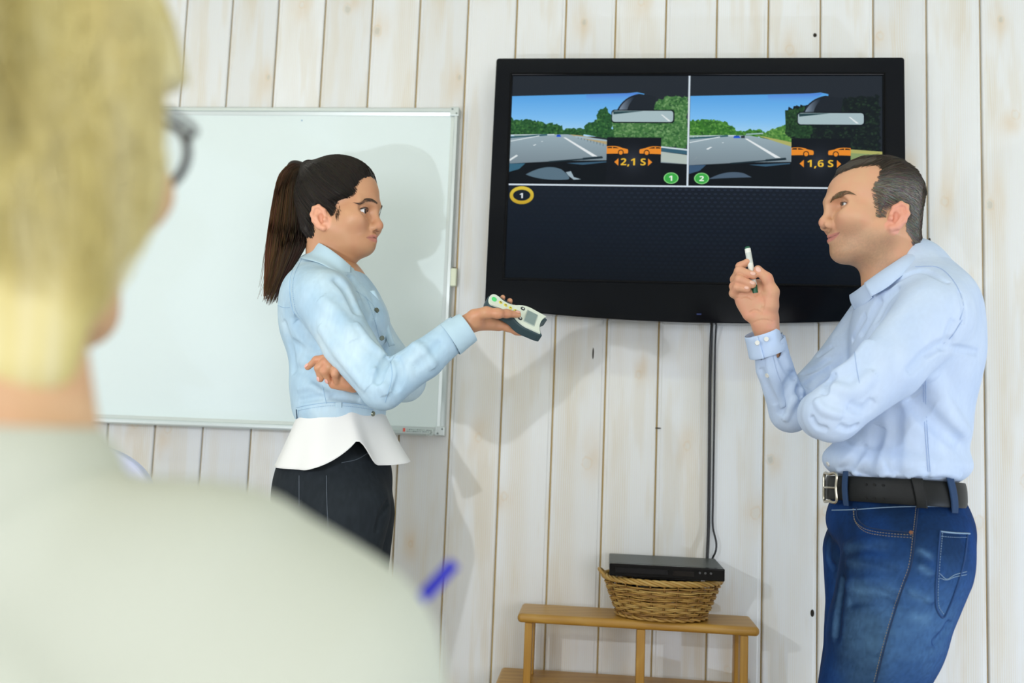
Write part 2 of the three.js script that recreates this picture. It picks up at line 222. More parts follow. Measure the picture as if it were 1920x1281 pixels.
// ---------- whiteboard ----------
{
  const X0 = -1.62, X1 = -0.418, Y0 = 1.126, Y1 = 2.041, g = thing('whiteboard', 'large white dry-wipe board with an aluminium frame mounted on the planked wall', 'whiteboard', [(X0 + X1) / 2, (Y0 + Y1) / 2, 0.012]);
  const w = X1 - X0, h = Y1 - Y0, alu = mat(srgb(208, 216, 214), 0.35, { metalness: 0.55 }), grey = mat(srgb(120, 134, 130), 0.5);
  part('board_surface', box(w - 0.02, h - 0.02, 0.012, 0, 0, -0.002, 0.001), mat(srgb(222, 234, 232), 0.42), g);
  const rail = (len, vertical) => { const s = new THREE.Shape(); s.moveTo(0, -0.012); s.lineTo(0, 0.010); s.lineTo(0.003, 0.0125); s.lineTo(0.011, 0.0125); s.lineTo(0.013, 0.009); s.lineTo(0.022, 0.006); s.lineTo(0.0225, -0.012); const e = new THREE.ExtrudeGeometry(s, { depth: len, bevelEnabled: false, steps: 1 }); e.translate(-0.011, 0, -len / 2); return e; };
  // profile x = across the rail from the outside in, y = out of the wall; extruded along z
  const put = (len, m) => { const e = rail(len); e.applyMatrix4(m); return e; };
  const B = (a, b, c) => new THREE.Matrix4().makeBasis(a, b, c);
  for (const [len, m, t] of [[h, B(V(-1, 0, 0), V(0, 0, 1), V(0, 1, 0)), V(w / 2 - 0.011, 0, 0)], [h, B(V(1, 0, 0), V(0, 0, 1), V(0, -1, 0)), V(-w / 2 + 0.011, 0, 0)], [w - 0.04, B(V(0, -1, 0), V(0, 0, 1), V(-1, 0, 0)), V(0, h / 2 - 0.011, 0)], [w - 0.04, B(V(0, 1, 0), V(0, 0, 1), V(1, 0, 0)), V(0, -h / 2 + 0.011, 0)]]) { m.setPosition(t); part('frame_rail', put(len, m), alu, g); }
  for (const sx of [-1, 1]) for (const sy of [-1, 1]) { const c = part('corner_cap', box(0.026, 0.026, 0.0285, sx * (w / 2 - 0.0115), sy * (h / 2 - 0.0115), 0.0008, 0.003), alu, g); for (const d of [-0.006, 0.006]) part('rivet', cyl(V(sx * (w / 2 - 0.0115) + d, sy * (h / 2 - 0.0115) - d * sx * sy, 0.014), V(sx * (w / 2 - 0.0115) + d, sy * (h / 2 - 0.0115) - d * sx * sy, 0.0166), 0.0026), grey, c); }
  // shallow pen ledge below the board
  const ledge = new THREE.Shape(); ledge.moveTo(0, 0); ledge.lineTo(0.052, -0.004); ledge.quadraticCurveTo(0.057, -0.003, 0.056, 0.005); ledge.lineTo(0.053, 0.005); ledge.lineTo(0.051, 0.0005); ledge.lineTo(0, 0.004);
  const lg = new THREE.ExtrudeGeometry(ledge, { depth: w - 0.08, bevelEnabled: false, curveSegments: 6 }); lg.applyMatrix4(B(V(0, 0, 1), V(0, 1, 0), V(-1, 0, 0)).setPosition(V((w - 0.08) / 2, -h / 2 + 0.002, 0.004))); part('pen_ledge', lg, alu, g);
  const tx = document.createElement('canvas'); tx.width = 320; tx.height = 72; const q = tx.getContext('2d'); q.fillStyle = '#c9d3d0'; q.fillRect(0, 0, 320, 72); q.fillStyle = '#e25b4e'; q.fillRect(0, 0, 26, 72); q.fillRect(26, 60, 60, 12); q.fillStyle = '#3b4a4c'; for (let r = 0; r < 3; r++) for (let i = 0; i < 13; i++) { const l = 8 + ((i * 7 + r * 5) % 9); q.fillRect(40 + i * 21, 10 + r * 18, l, 9); }
  const lt = new THREE.CanvasTexture(tx); lt.colorSpace = THREE.SRGBColorSpace;
  const st = new THREE.PlaneGeometry(0.083, 0.018); st.translate(w / 2 - 0.072, -h / 2 + 0.0075, 0.0143); part('sticker', st, mat([1, 1, 1], 0.5, { map: lt }), g, 'small printed label with a red edge');
  const clip = part('magnet_holder', box(0.016, 0.05, 0.016, w / 2 + 0.006, 0.022 - 0.045, 0.006, 0.003), mat(srgb(222, 228, 200), 0.4), g, 'cream plastic pen clip'); part('clip_hole', cyl(V(w / 2 + 0.006, 0.0022, 0.006), V(w / 2 + 0.006, 0.0050, 0.006), 0.005), mat(srgb(70, 62, 40), 0.6), clip);
  for (const [px, py] of [[500, 208], [628, 211], [566, 226]]) { const p = P(px, py, 0.0164); const d = new THREE.CircleGeometry(0.0022, 10); d.translate(p.x, p.y, p.z); worldPart('ink_spot', d, mat(srgb(120, 160, 190), 0.4), g); }
}
// ---------- television ----------
const TV = { x0: -0.306, x1: 0.755, top: 2.144, bot: 1.466, sag: 0.026, z: 0.12 };
{
  const g = thing('television', 'large black flat screen television on the wall showing two road views', 'television', [(TV.x0 + TV.x1) / 2, 1.8, 0]);
  const w = TV.x1 - TV.x0, top = TV.top - 1.8, bot = TV.bot - 1.8, gloss = mat(srgb(12, 15, 20), 0.12, { specularIntensity: 0.28 }), dull = mat(srgb(22, 24, 27), 0.5);
  const sx0 = -0.262 - g.position.x, sx1 = 0.703 - g.position.x, sy1 = 2.099 - 1.8, sy0 = 1.544 - 1.8;
  const outline = (in_) => { const s = new THREE.Shape(), a = w / 2 - in_, r = 0.006; s.moveTo(-a, top - in_ - r); s.lineTo(-a - 0.004, bot + in_); s.quadraticCurveTo(0, bot - TV.sag * 2 + in_, a + 0.004, bot + in_); s.lineTo(a, top - in_ - r); s.quadraticCurveTo(a, top - in_, a - r, top - in_); s.lineTo(-a + r, top - in_); s.quadraticCurveTo(-a, top - in_, -a, top - in_ - r); return s; };
  const hole = new THREE.Path(); hole.moveTo(sx0, sy0); hole.lineTo(sx0, sy1); hole.lineTo(sx1, sy1); hole.lineTo(sx1, sy0); hole.lineTo(sx0, sy0);
  const fs = outline(0.003); fs.holes.push(hole); const fr = new THREE.ExtrudeGeometry(fs, { depth: 0.03, bevelEnabled: true, bevelSize: 0.003, bevelThickness: 0.003, bevelSegments: 3, curveSegments: 40 }); fr.translate(0, 0, TV.z - 0.033); part('bezel', fr, gloss, g);
  const back = new THREE.ExtrudeGeometry(outline(0.02), { depth: 0.05, bevelEnabled: true, bevelSize: 0.012, bevelThickness: 0.012, bevelSegments: 2, curveSegments: 30 }); back.translate(0, 0, TV.z - 0.095); part('back_housing', back, dull, g);
  part('wall_bracket', box(0.5, 0.32, 0.022, 0, 0, 0.0142, 0.003), mat(srgb(40, 42, 44), 0.5, { metalness: 0.5 }), g);
  for (const [x0, x1] of [[sx0 - 0.004, sx1 + 0.004]]) { const t = part('screen_trim', join([box(x1 - x0, 0.004, 0.004, (x0 + x1) / 2, sy1 + 0.002, TV.z + 0.0005, 0.001), box(x1 - x0, 0.004, 0.004, (x0 + x1) / 2, sy0 - 0.002, TV.z + 0.0005, 0.001), box(0.004, sy1 - sy0, 0.004, x0 + 0.002, (sy0 + sy1) / 2, TV.z + 0.0005, 0.001), box(0.004, sy1 - sy0, 0.004, x1 - 0.002, (sy0 + sy1) / 2, TV.z + 0.0005, 0.001)]), mat(srgb(4, 5, 7), 0.5, { specularIntensity: 0.2 }), g); }
  const SW = 1400, SH = 766, cv = document.createElement('canvas'); cv.width = SW; cv.height = SH; const c = cv.getContext('2d'), R = rng(12);
  const X = (px) => (px - 957) * 2, Y = (py) => (py - 139) * 2;
  c.fillStyle = '#1b2028'; c.fillRect(0, 0, SW, SH);
  const poly = (pts, fill) => { c.fillStyle = fill; c.beginPath(); pts.forEach(([x, y], i) => i ? c.lineTo(X(x), Y(y)) : c.moveTo(X(x), Y(y))); c.closePath(); c.fill(); };
  const foliage = (pts, cols, n, r0, r1, y0) => { c.save(); c.beginPath(); pts.forEach(([x, y], i) => i ? c.lineTo(X(x), Y(y)) : c.moveTo(X(x), Y(y))); c.closePath(); c.fillStyle = cols[0]; c.fill(); c.clip(); const xs = pts.map((p) => p[0]), ys = pts.map((p) => p[1]), a = Math.min(...xs), b = Math.max(...xs), e = Math.min(...ys), f = Math.max(...ys); for (let i = 0; i < n; i++) { const x = a + R() * (b - a), y = e + R() * (f - e); c.fillStyle = cols[Math.floor(R() * cols.length)]; c.globalAlpha = 0.55; c.beginPath(); c.ellipse(X(x), Y(y), (r0 + R() * (r1 - r0)) * 2, (r0 + R() * (r1 - r0)) * 1.6, 0, 0, 7); c.fill(); } c.restore(); c.globalAlpha = 1; };
  const bumpy = (pts, amp) => { const o = []; for (let i = 0; i + 1 < pts.length; i++) { const [a, b] = [pts[i], pts[i + 1]], n = Math.max(2, Math.round(Math.hypot(b[0] - a[0], b[1] - a[1]) / 3)); for (let k = 0; k < n; k++) o.push([a[0] + (b[0] - a[0]) * k / n + (R() - 0.5) * amp, a[1] + (b[1] - a[1]) * k / n + (R() - 0.5) * amp]); } o.push(pts[pts.length - 1]); return o; };
  function view(o, second) {   // o: shift of the second picture against the first one
    const x0 = second ? 1301 : 957, x1 = second ? 1655 : 1297; c.save(); c.beginPath(); c.rect(X(x0), 0, X(x1) - X(x0), Y(345)); c.clip();
    c.fillStyle = '#252b33'; c.fillRect(X(x0), 0, X(x1) - X(x0), Y(346));
    const sky = c.createLinearGradient(0, Y(177), 0, Y(255)); sky.addColorStop(0, '#5aa9ee'); sky.addColorStop(0.6, '#84c6fb'); sky.addColorStop(1, '#b3dffb'); poly([[x0, second ? 179 : 180], [1180 + o, 174], [1200 + o, 172], [1214 + o, 175], [1214 + o, 256], [x0, 256]], sky);
    const tint = c.createLinearGradient(0, Y(174), 0, Y(192)); tint.addColorStop(0, '#5588e0'); tint.addColorStop(1, 'rgba(120,180,245,0)'); poly([[1102 + o, 177], [1204 + o, 173], [1180 + o, 192], [1104 + o, 190]], tint);
    const greens = ['#2c5c33', '#1d4727', '#3f7a3d', '#5b9148', '#16391f'], pale = ['#4b7d45', '#2f6234', '#7ea96b', '#8bb27a', '#214d28'], dark = ['#151d20', '#1d2c22', '#10171a', '#2c4630', '#1a2420'];
    foliage(bumpy(second ? [[1300, 224], [1340, 222], [1370, 228], [1392, 244], [1430, 240], [1440, 245], [1440, 256], [1300, 256]] : [[955, 216], [963, 224], [1000, 226], [1030, 232], [1055, 234], [1062, 242], [1100, 241], [1100, 256], [955, 256]], 5), second ? ['#3c7a2e', '#2a5f2a', '#5a9a3c', '#79b356', '#224f22'] : greens, 700, 1, 3);
    if (second) { foliage(bumpy([[1436, 252], [1455, 240], [1480, 232], [1490, 240], [1500, 262], [1492, 266], [1440, 256]], 5), ['#5a9040', '#3f7a35', '#83b25c', '#2f6430'], 300, 1, 3); foliage(bumpy([[1484, 202], [1510, 196], [1560, 185], [1650, 178], [1652, 290], [1600, 283], [1500, 262], [1478, 248]], 6), dark, 1500, 1, 3.5); foliage(bumpy([[1480, 206], [1512, 198], [1512, 215], [1530, 240], [1522, 262], [1480, 252]], 5), ['#25452a', '#1b3322', '#3a6236', '#16281c'], 420, 1, 3); }
    else { foliage(bumpy([[1094, 252], [1104, 232], [1124, 224], [1126, 208], [1140, 201], [1152, 214], [1154, 240], [1176, 246], [1160, 262]], 5), greens, 500, 1, 3); foliage(bumpy([[1150, 225], [1232, 230], [1236, 190], [1262, 178], [1297, 180], [1297, 278], [1246, 272], [1160, 260]], 6), pale, 1600, 1, 3.2); }
    // road, verge, barrier
    const road = c.createLinearGradient(0, Y(252), 0, Y(308)); road.addColorStop(0, '#9fb4be'); road.addColorStop(1, '#7f8f98'); poly([[x0, 256], [1050 + o, 252], [1070 + o, 252], [1110 + o, 260], [1297 + o, 296], [1297 + o, 320], [x0, 312]], road);
    if (second) poly([[1424, 251], [1450, 256], [1530, 272], [1655, 280], [1655, 302], [1530, 284], [1470, 266]], '#b5b56a'); else { poly([[1072, 252], [1096, 254], [1150, 264], [1150, 272], [1092, 258]], '#bba87c'); }
    c.lineWidth = 4; c.strokeStyle = '#d3e3ea'; c.beginPath(); c.moveTo(X(x0), Y(254)); c.lineTo(X(1044 + o), Y(252.5)); c.stroke(); c.lineWidth = 6; c.strokeStyle = '#37616d'; c.beginPath(); c.moveTo(X(x0), Y(258.5)); c.lineTo(X(1030 + o), Y(253)); c.stroke(); c.lineWidth = 3; c.strokeStyle = '#e6f0f3'; c.beginPath(); c.moveTo(X(x0), Y(266)); c.lineTo(X(1015 + o), Y(255)); c.stroke();
    if (!second) { c.lineWidth = 6; c.strokeStyle = '#a9c0cc'; c.beginPath(); c.moveTo(X(1084), Y(256)); c.lineTo(X(1150), Y(264)); c.lineTo(X(1297), Y(280)); c.stroke(); poly([[1248, 274], [1297, 280], [1297, 288], [1248, 283]], '#3a6377'); poly([[1248, 283], [1297, 289], [1297, 306], [1248, 302]], '#b9c6bf'); poly([[1248, 273], [1297, 278], [1297, 281], [1248, 276]], '#d4e4ea'); c.lineWidth = 2; c.strokeStyle = '#607078'; for (let i = 0; i < 9; i++) { c.beginPath(); c.moveTo(X(1090 + i * 6), Y(257.5 + i * 1.3)); c.lineTo(X(1090 + i * 6), Y(260 + i * 1.7)); c.stroke(); } }
    else { c.lineWidth = 5; c.strokeStyle = '#9bbcc0'; c.beginPath(); c.moveTo(X(1406), Y(250)); c.lineTo(X(1438), Y(248)); c.stroke(); poly([[1598, 283], [1655, 286], [1655, 300], [1598, 300]], '#8fa46e'); }
    poly([[1061 + o, 258], [1066 + o, 258], [1128 + o, 293], [1118 + o, 293]], '#eef4f6'); poly([[958 + o * (second ? 1.02 : 1), 300], [972 + o, 291], [975 + o, 293], [958 + o, 304]], second ? '#8d9ca4' : '#e8f0f2'); if (second) poly([[1332, 278], [1340, 273.5], [1344, 274], [1336, 279]], '#e8f0f2'); else poly([[1003, 273], [1008, 271], [1010, 271.5], [1005, 274]], '#e8f0f2'); poly([[1018 + o, 266], [1021 + o, 265], [1023 + o, 265.5], [1020 + o, 266.5]], '#e0eaee');
    const kx = second ? 1383 : 1048, ks = second ? 1.45 : 1; poly([[kx, 256], [kx + 1 * ks, 252.5], [kx + 7 * ks, 252.5], [kx + 9 * ks, 257], [kx, 257]], '#2457d6'); poly([[kx + 1, 254], [kx + 7 * ks, 254], [kx + 7 * ks, 253], [kx + 1, 253]], '#173a8e'); if (second) poly([[1397, 253], [1404, 252], [1404, 257], [1397, 257]], '#27313a');
    // dash, wheel, wiper
    poly([[x0, 308], [1060 + o, 302], [1150 + o, 300], [1297 + o, 306], [1297 + o, 346], [x0, 346]], '#0d1218'); poly([[x0, 308], [990 + o, 307], [978 + o, 318], [x0, 324]], second ? '#3d5a78' : '#3a6a82'); poly([[1068 + o, 306], [1145 + o, 302], [1145 + o, 304], [1100 + o, 309]], '#3c5f78');
    c.fillStyle = second ? '#4f6276' : '#5d7686'; c.beginPath(); if (second) { c.moveTo(X(1338), Y(333)); c.quadraticCurveTo(X(1372), Y(314), X(1404), Y(322)); c.lineTo(X(1418), Y(329)); c.quadraticCurveTo(X(1380), Y(330), X(1338), Y(333)); } else { c.moveTo(X(991), Y(328)); c.quadraticCurveTo(X(1030), Y(306), X(1060), Y(318)); c.quadraticCurveTo(X(1084), Y(336), X(1070), Y(337)); c.quadraticCurveTo(X(1020), Y(340), X(991), Y(328)); } c.fill();
    if (!second) { poly([[1068, 323], [1078, 321], [1084, 332], [1098, 336], [1084, 337], [1074, 330]], '#a3b7c2'); }
    c.strokeStyle = '#1d2f38'; c.lineWidth = 5; c.beginPath(); c.moveTo(X(1035 + o), Y(304)); c.lineTo(X(1138 + o), Y(295)); c.stroke(); c.lineWidth = 8; c.beginPath(); c.moveTo(X(1100 + o), Y(298)); c.lineTo(X(1137 + o), Y(294.5)); c.stroke();
    // mirror
    const mx = second ? 1500 : 1152, my = second ? 209 : 206; c.fillStyle = '#20262e'; c.beginPath(); c.moveTo(X(mx + 10), Y(my + 1)); c.quadraticCurveTo(X(mx + 22), Y(my - 26), X(mx + 52), Y(my - 31)); c.lineTo(X(mx + 84), Y(my - 26)); c.lineTo(X(mx + 80), Y(my + 2)); c.closePath(); c.fill(); const sh = c.createLinearGradient(X(mx + 16), 0, X(mx + 44), 0); sh.addColorStop(0, '#8696a8'); sh.addColorStop(1, '#1a222c'); c.fillStyle = sh; c.beginPath(); c.moveTo(X(mx + 14), Y(my)); c.quadraticCurveTo(X(mx + 24), Y(my - 24), X(mx + 54), Y(my - 29)); c.quadraticCurveTo(X(mx + 34), Y(my - 20), X(mx + 30), Y(my)); c.closePath(); c.fill();
    const rr = (x, y, w2, h2, r, f) => { c.fillStyle = f; c.beginPath(); c.roundRect(X(x), Y(y), w2 * 2, h2 * 2, r * 2); c.fill(); }; rr(mx, my - 1, second ? 124 : 120, 25, 6, '#0c141b'); rr(mx + 1.5, my + 1, second ? 120 : 116, 21, 5, '#aec4c9'); poly([[mx + 3, my + 2], [mx + 60, my + 1.5], [mx + 4, my + 8]], '#2d4a50'); poly([[mx + 94, my + 8], [mx + 97, my + 8], [mx + 113, my + 20], [mx + 108, my + 20]], '#e9f1f2');
    // distance panel
    const bx = second ? 1490 : 1145, by = 257; c.fillStyle = '#12161d'; c.fillRect(X(bx), Y(by), (second ? 108 : 103) * 2, 90 * 2); const gl = c.createRadialGradient(X(bx + 50), Y(by + 42), 5, X(bx + 50), Y(by + 42), 90); gl.addColorStop(0, '#31353f'); gl.addColorStop(1, 'rgba(18,22,29,0)'); c.fillStyle = gl; c.fillRect(X(bx), Y(by), 206, 160);
    const car = (ax, s) => { const q = (u) => X(ax + s * u), r = (v) => Y(by + v); c.fillStyle = '#f2922c'; c.beginPath(); c.moveTo(q(0), r(17)); c.quadraticCurveTo(q(20), r(14.5), q(30), r(20)); c.lineTo(q(40), r(22)); c.quadraticCurveTo(q(42), r(27), q(40), r(30)); c.lineTo(q(0), r(31)); c.closePath(); c.fill(); c.fillStyle = '#16181d'; c.beginPath(); c.moveTo(q(1), r(20.5)); c.lineTo(q(2), r(18.5)); c.quadraticCurveTo(q(16), r(16.5), q(23), r(20.5)); c.closePath(); c.fill(); c.fillStyle = '#f2922c'; c.fillRect(q(11) - 2, r(17), 4, 9); c.fillStyle = '#16181d'; c.beginPath(); c.arc(q(27), r(28.5), 11, 0, 7); c.fill(); c.fillStyle = '#f2922c'; c.beginPath(); c.arc(q(27), r(28.5), 8, 0, 7); c.fill(); };
    car(bx, 1); car(bx + (second ? 108 : 103), -1);
    const tri = (x, s) => poly([[x, by + 46], [x + s * 8, by + 39], [x + s * 8, by + 53]], '#f2922c'); tri(bx + 15, 1); tri(bx + (second ? 91 : 87), -1); c.fillStyle = '#f6c53a'; c.font = 'bold 39px sans-serif'; c.textAlign = 'center'; c.textBaseline = 'middle'; c.save(); c.translate(X(bx + (second ? 53 : 51)), Y(by + 46)); c.scale(1.16, 0.92); c.fillText(second ? '1,6 S' : '2,1 S', 0, 0); c.restore();
    const nx = second ? 1325 : 1268, ny = 332; c.fillStyle = '#8fe089'; c.beginPath(); c.ellipse(X(nx), Y(ny), 28, 21, 0, 0, 7); c.fill(); c.fillStyle = '#3fae4a'; c.beginPath(); c.ellipse(X(nx), Y(ny), 24, 18, 0, 0, 7); c.fill(); c.fillStyle = '#f4fff2'; c.font = 'bold 26px sans-serif'; c.save(); c.translate(X(nx), Y(ny + 0.5)); c.scale(1.35, 1); c.fillText(second ? '2' : '1', 0, 0); c.restore();
    c.restore();
  }
  view(0, false); view(343, true);
  const lowG = c.createLinearGradient(0, Y(348), 0, SH); lowG.addColorStop(0, '#161e2a'); lowG.addColorStop(0.5, '#101824'); lowG.addColorStop(1, '#0b1018'); c.fillStyle = lowG; c.fillRect(0, Y(348), SW, SH);
  c.lineWidth = 2; for (let r = 0; r < 24; r++) for (let i = 0; i < 64; i++) { const x = i * 24 + (r % 2) * 12 - 40, y = Y(353) + r * 15, a = clamp(0.05 + 0.75 * Math.exp(-(((x - 780) / 420) ** 2)) * Math.exp(-r / 10)); c.strokeStyle = `rgba(8,12,20,${(a * 0.9).toFixed(3)})`; c.fillStyle = `rgba(52,64,88,${(a * 0.5).toFixed(3)})`; c.beginPath(); c.ellipse(x, y, 9, 5.6, 0, 0, 7); c.fill(); c.stroke(); }
  c.fillStyle = '#dbe8f2'; c.fillRect(0, Y(345.5), SW, 6); c.fillRect(X(1297), 0, 7, Y(346));
  c.lineWidth = 13; const yg = c.createLinearGradient(0, Y(348), 0, Y(386)); yg.addColorStop(0, '#e7cf4a'); yg.addColorStop(1, '#c9a52c'); c.strokeStyle = yg; c.beginPath(); c.ellipse(X(985), Y(367), 40, 27, 0, 0, 7); c.stroke(); c.fillStyle = '#f2f6fa'; c.font = 'bold 32px sans-serif'; c.save(); c.translate(X(985), Y(367.5)); c.scale(1.1, 0.85); c.textAlign = 'center'; c.textBaseline = 'middle'; c.fillText('1', 0, 0); c.restore();
  const t = new THREE.CanvasTexture(cv); t.colorSpace = THREE.SRGBColorSpace;
  const pl = new THREE.PlaneGeometry(sx1 - sx0, sy1 - sy0); pl.translate((sx0 + sx1) / 2, (sy0 + sy1) / 2, TV.z - 0.004);
  part('screen', pl, mat([0.004, 0.005, 0.006], 0.16, { specularIntensity: 0.1, emissive: new THREE.Color(1, 1, 1), emissiveMap: t, emissiveIntensity: 1.06 }), g, 'lit screen with two windscreen views of a motorway');
  part('status_light', box(0.012, 0.003, 0.002, 0.02, bot - 0.004, TV.z + 0.001, 0.0008), mat(srgb(40, 60, 120), 0.3), g);
}
// ---------- cable, player, basket, bench ----------
const blackPlastic = mat(srgb(18, 18, 20), 0.42);
{
  const run = (px, z) => px.map(([x, y, dz = 0]) => P(x, y, z + dz));
  const a = worldPart('power_cable', join([tube(run([[1336, 590, 0.03], [1333, 640], [1331, 720], [1330, 840], [1329, 940], [1328, 1000], [1326, 1046, 0.012], [1325, 1066, 0.012]], 0.012), 0.0042, 60, 8)]), blackPlastic, scene); tag(a, 'thick black cable hanging straight down the wall from the television', 'cable', null);
  const b = worldPart('power_cable', tube(run([[1344, 592, 0.03], [1341, 650], [1339, 800], [1337, 940], [1337, 990], [1343, 1018, 0.006], [1342, 1034, 0.006], [1335, 1050], [1334, 1066]], 0.014), 0.0026, 80, 8), blackPlastic, scene); tag(b, 'thin black cable that curls out to the right just above the disc player', 'cable');
  const c = worldPart('cable_tie', tube(run([[1330, 606, 0.008], [1336, 603, 0.014], [1344, 606, 0.008], [1354, 602, 0.006]], 0.016), 0.002, 30, 8), blackPlastic, scene); tag(c, 'small black cable tie with a loose end under the television', 'cable tie');
}
const oak = (seed, hue = 0) => dataTex(256, 256, (u, v) => { const n = noise(u * 3 + seed, v * 1.2, 5), gx = Math.abs(Math.sin((v * 14 + n * 4 + 0.6 * noise(u * 2, v * 9, seed)) * 3.1)), f = noise(u * 24, v * 240, seed); return mix3(mix3([0.775, 0.605, 0.285], [0.70, 0.515, 0.205], gx * 0.7), [0.56, 0.40, 0.15], 0.30 * f); });
const BENCH = { top: 0.701, x0: -0.188, x1: 0.395, z0: 0.043, z1: 0.190 };
{
  const g = thing('step_bench', 'honey brown two-tier wooden step bench against the planked wall', 'bench', [(BENCH.x0 + BENCH.x1) / 2, 0, (BENCH.z0 + BENCH.z1) / 2]);
  const ta = oak(1), tb = oak(7), wood = [mat([1, 1, 1], 0.38, { map: ta }), mat([1, 1, 1], 0.38, { map: tb })];
  const slab = (w, d, h, y, x = 0, z = 0) => { const b = new RoundedBoxGeometry(w, h, d, 5, h * 0.46); b.translate(x, y - h / 2, z); const p = b.attributes.position, uv = b.attributes.uv; for (let i = 0; i < p.count; i++) uv.setXY(i, p.getX(i) * 0.9, p.getZ(i) * 2.2 + p.getY(i) * 1.7); return b; };
  const upright = (w, h, d, x, y, z) => { const b = box(w, h, d, x, y, z, 0.003); const p = b.attributes.position, uv = b.attributes.uv; for (let i = 0; i < p.count; i++) uv.setXY(i, p.getY(i) * 0.9, (p.getZ(i) + p.getX(i)) * 2.2); return b; };
  const w = BENCH.x1 - BENCH.x0, d = BENCH.z1 - BENCH.z0, y2 = 0.531, t = 0.022;
  part('top_board', slab(w, d, t, BENCH.top), wood[0], g);
  for (const x of [-w / 2 + 0.028, w / 2 - 0.035]) { part('leg', upright(0.019, BENCH.top - t - y2, 0.036, x, (BENCH.top - t + y2) / 2, d / 2 - 0.026), wood[1], g); part('leg', upright(0.019, BENCH.top - t - y2, 0.036, x, (BENCH.top - t + y2) / 2, -d / 2 + 0.026), wood[1], g); }
  part('leg', upright(0.021, BENCH.top - t - y2, 0.042, -w / 2 + 0.302, (BENCH.top - t + y2) / 2, d / 2 - 0.026), wood[0], g);
  part('step_board', slab(w + 0.10, 0.34, t, y2, 0, 0.078), wood[1], g);
  for (const x of [-w / 2 + 0.01, w / 2 - 0.01]) for (const z of [-0.05, 0.20]) part('leg', upright(0.03, y2 - t, 0.045, x, (y2 - t) / 2, z), wood[0], g);
  part('stretcher', upright(w - 0.05, 0.05, 0.02, 0, 0.3, 0.075), wood[0], g);
}
const BASK = { x: 0.165, z: 0.125, y0: BENCH.top, h: 0.094, a0: 0.104, b0: 0.070, a1: 0.143, b1: 0.098 };
{
  const g = thing('wicker_basket', 'oval woven wicker basket on the step bench under the disc player', 'basket', [BASK.x, BASK.y0, BASK.z]), R = rng(31);
  const tones = [[0.36, 0.20, 0.045], [0.44, 0.255, 0.06], [0.26, 0.13, 0.028], [0.50, 0.32, 0.09]].map((c) => mat(c, 0.45)), N = 26;
  const ring = (f) => { const s = Math.pow(f, 0.85); return [lerp(BASK.a0, BASK.a1, s), lerp(BASK.b0, BASK.b1, s)]; };
  const at = (th, f, off) => { const [a, b] = ring(f), k = 1 + off / ((a + b) / 2); const tilt = 0.10 * Math.max(0, f - 0.55) * (-Math.cos(th)) * 0.55; return V(Math.cos(th) * a * k, 0.004 + f * BASK.h + tilt * 0.5 * Math.max(0, -Math.cos(th)) * 0.0 + 0, Math.sin(th) * b * k); };
  for (let i = 0; i < N; i++) { const th = (i + 0.5) / N * Math.PI * 2; part('stake', tube([0, 0.25, 0.5, 0.75, 0.97].map((f) => at(th, f, 0)), 0.0023, 10, 6), tones[2], g); }
  const rows = 11;
  for (let r = 0; r < rows; r++) for (const ph of [0, 1]) { const pts = [], f = (r + 0.5 + ph * 0.42) / (rows + 0.9) * 0.9, M = N * 4; for (let i = 0; i < M; i++) { const th = i / M * Math.PI * 2, s = Math.cos((i / 4 - 0.5) * Math.PI) * ((r + ph) % 2 ? 1 : -1); pts.push(at(th, f + (noise(i * 0.13, r * 3.7, ph) - 0.5) * 0.035, s * 0.0044 + (R() - 0.5) * 0.0006)); } part('weave_rod', tube(pts, 0.0019 + 0.0004 * R(), M * 2, 6, true), tones[Math.floor(R() * 4)], g); }
  for (let k = 0; k < 4; k++) { const pts = []; for (let i = 0; i < 120; i++) { const th = i / 120 * Math.PI * 2, ph = th * 11 + k * Math.PI / 2, q = at(th, 0.97, Math.cos(ph) * 0.0045); q.y += Math.sin(ph) * 0.0045; pts.push(q); } part('rim_strand', tube(pts, 0.0036, 300, 7, true), tones[(k * 2 + 1) % 4], g); }
  for (let k = 0; k < 2; k++) { const pts = []; for (let i = 0; i < 100; i++) { const th = i / 100 * Math.PI * 2, ph = th * 13 + k * Math.PI, q = at(th, 0.02, Math.cos(ph) * 0.004 + 0.003); q.y = 0.004 + (Math.sin(ph) + 1) * 0.002; pts.push(q); } part('base_strand', tube(pts, 0.003, 260, 7, true), tones[k], g); }
  const hd = [-0.30, -0.18, 0, 0.18, 0.30].map((o, i) => { const q = at(Math.PI + o * 0.8, 0.97, [0.002, 0.010, 0.012, 0.010, 0.002][i]); q.y += [0.0, 0.011, 0.014, 0.011, 0][i]; return q; }); part('handle', tube(hd, 0.0045, 30, 8), tones[1], g);
  const fl = new THREE.CylinderGeometry(1, 1, 0.004, 40); fl.scale(BASK.a0 * 0.97, 1, BASK.b0 * 0.97); fl.translate(0, 0.005, 0); part('base', fl, tones[2], g);
}
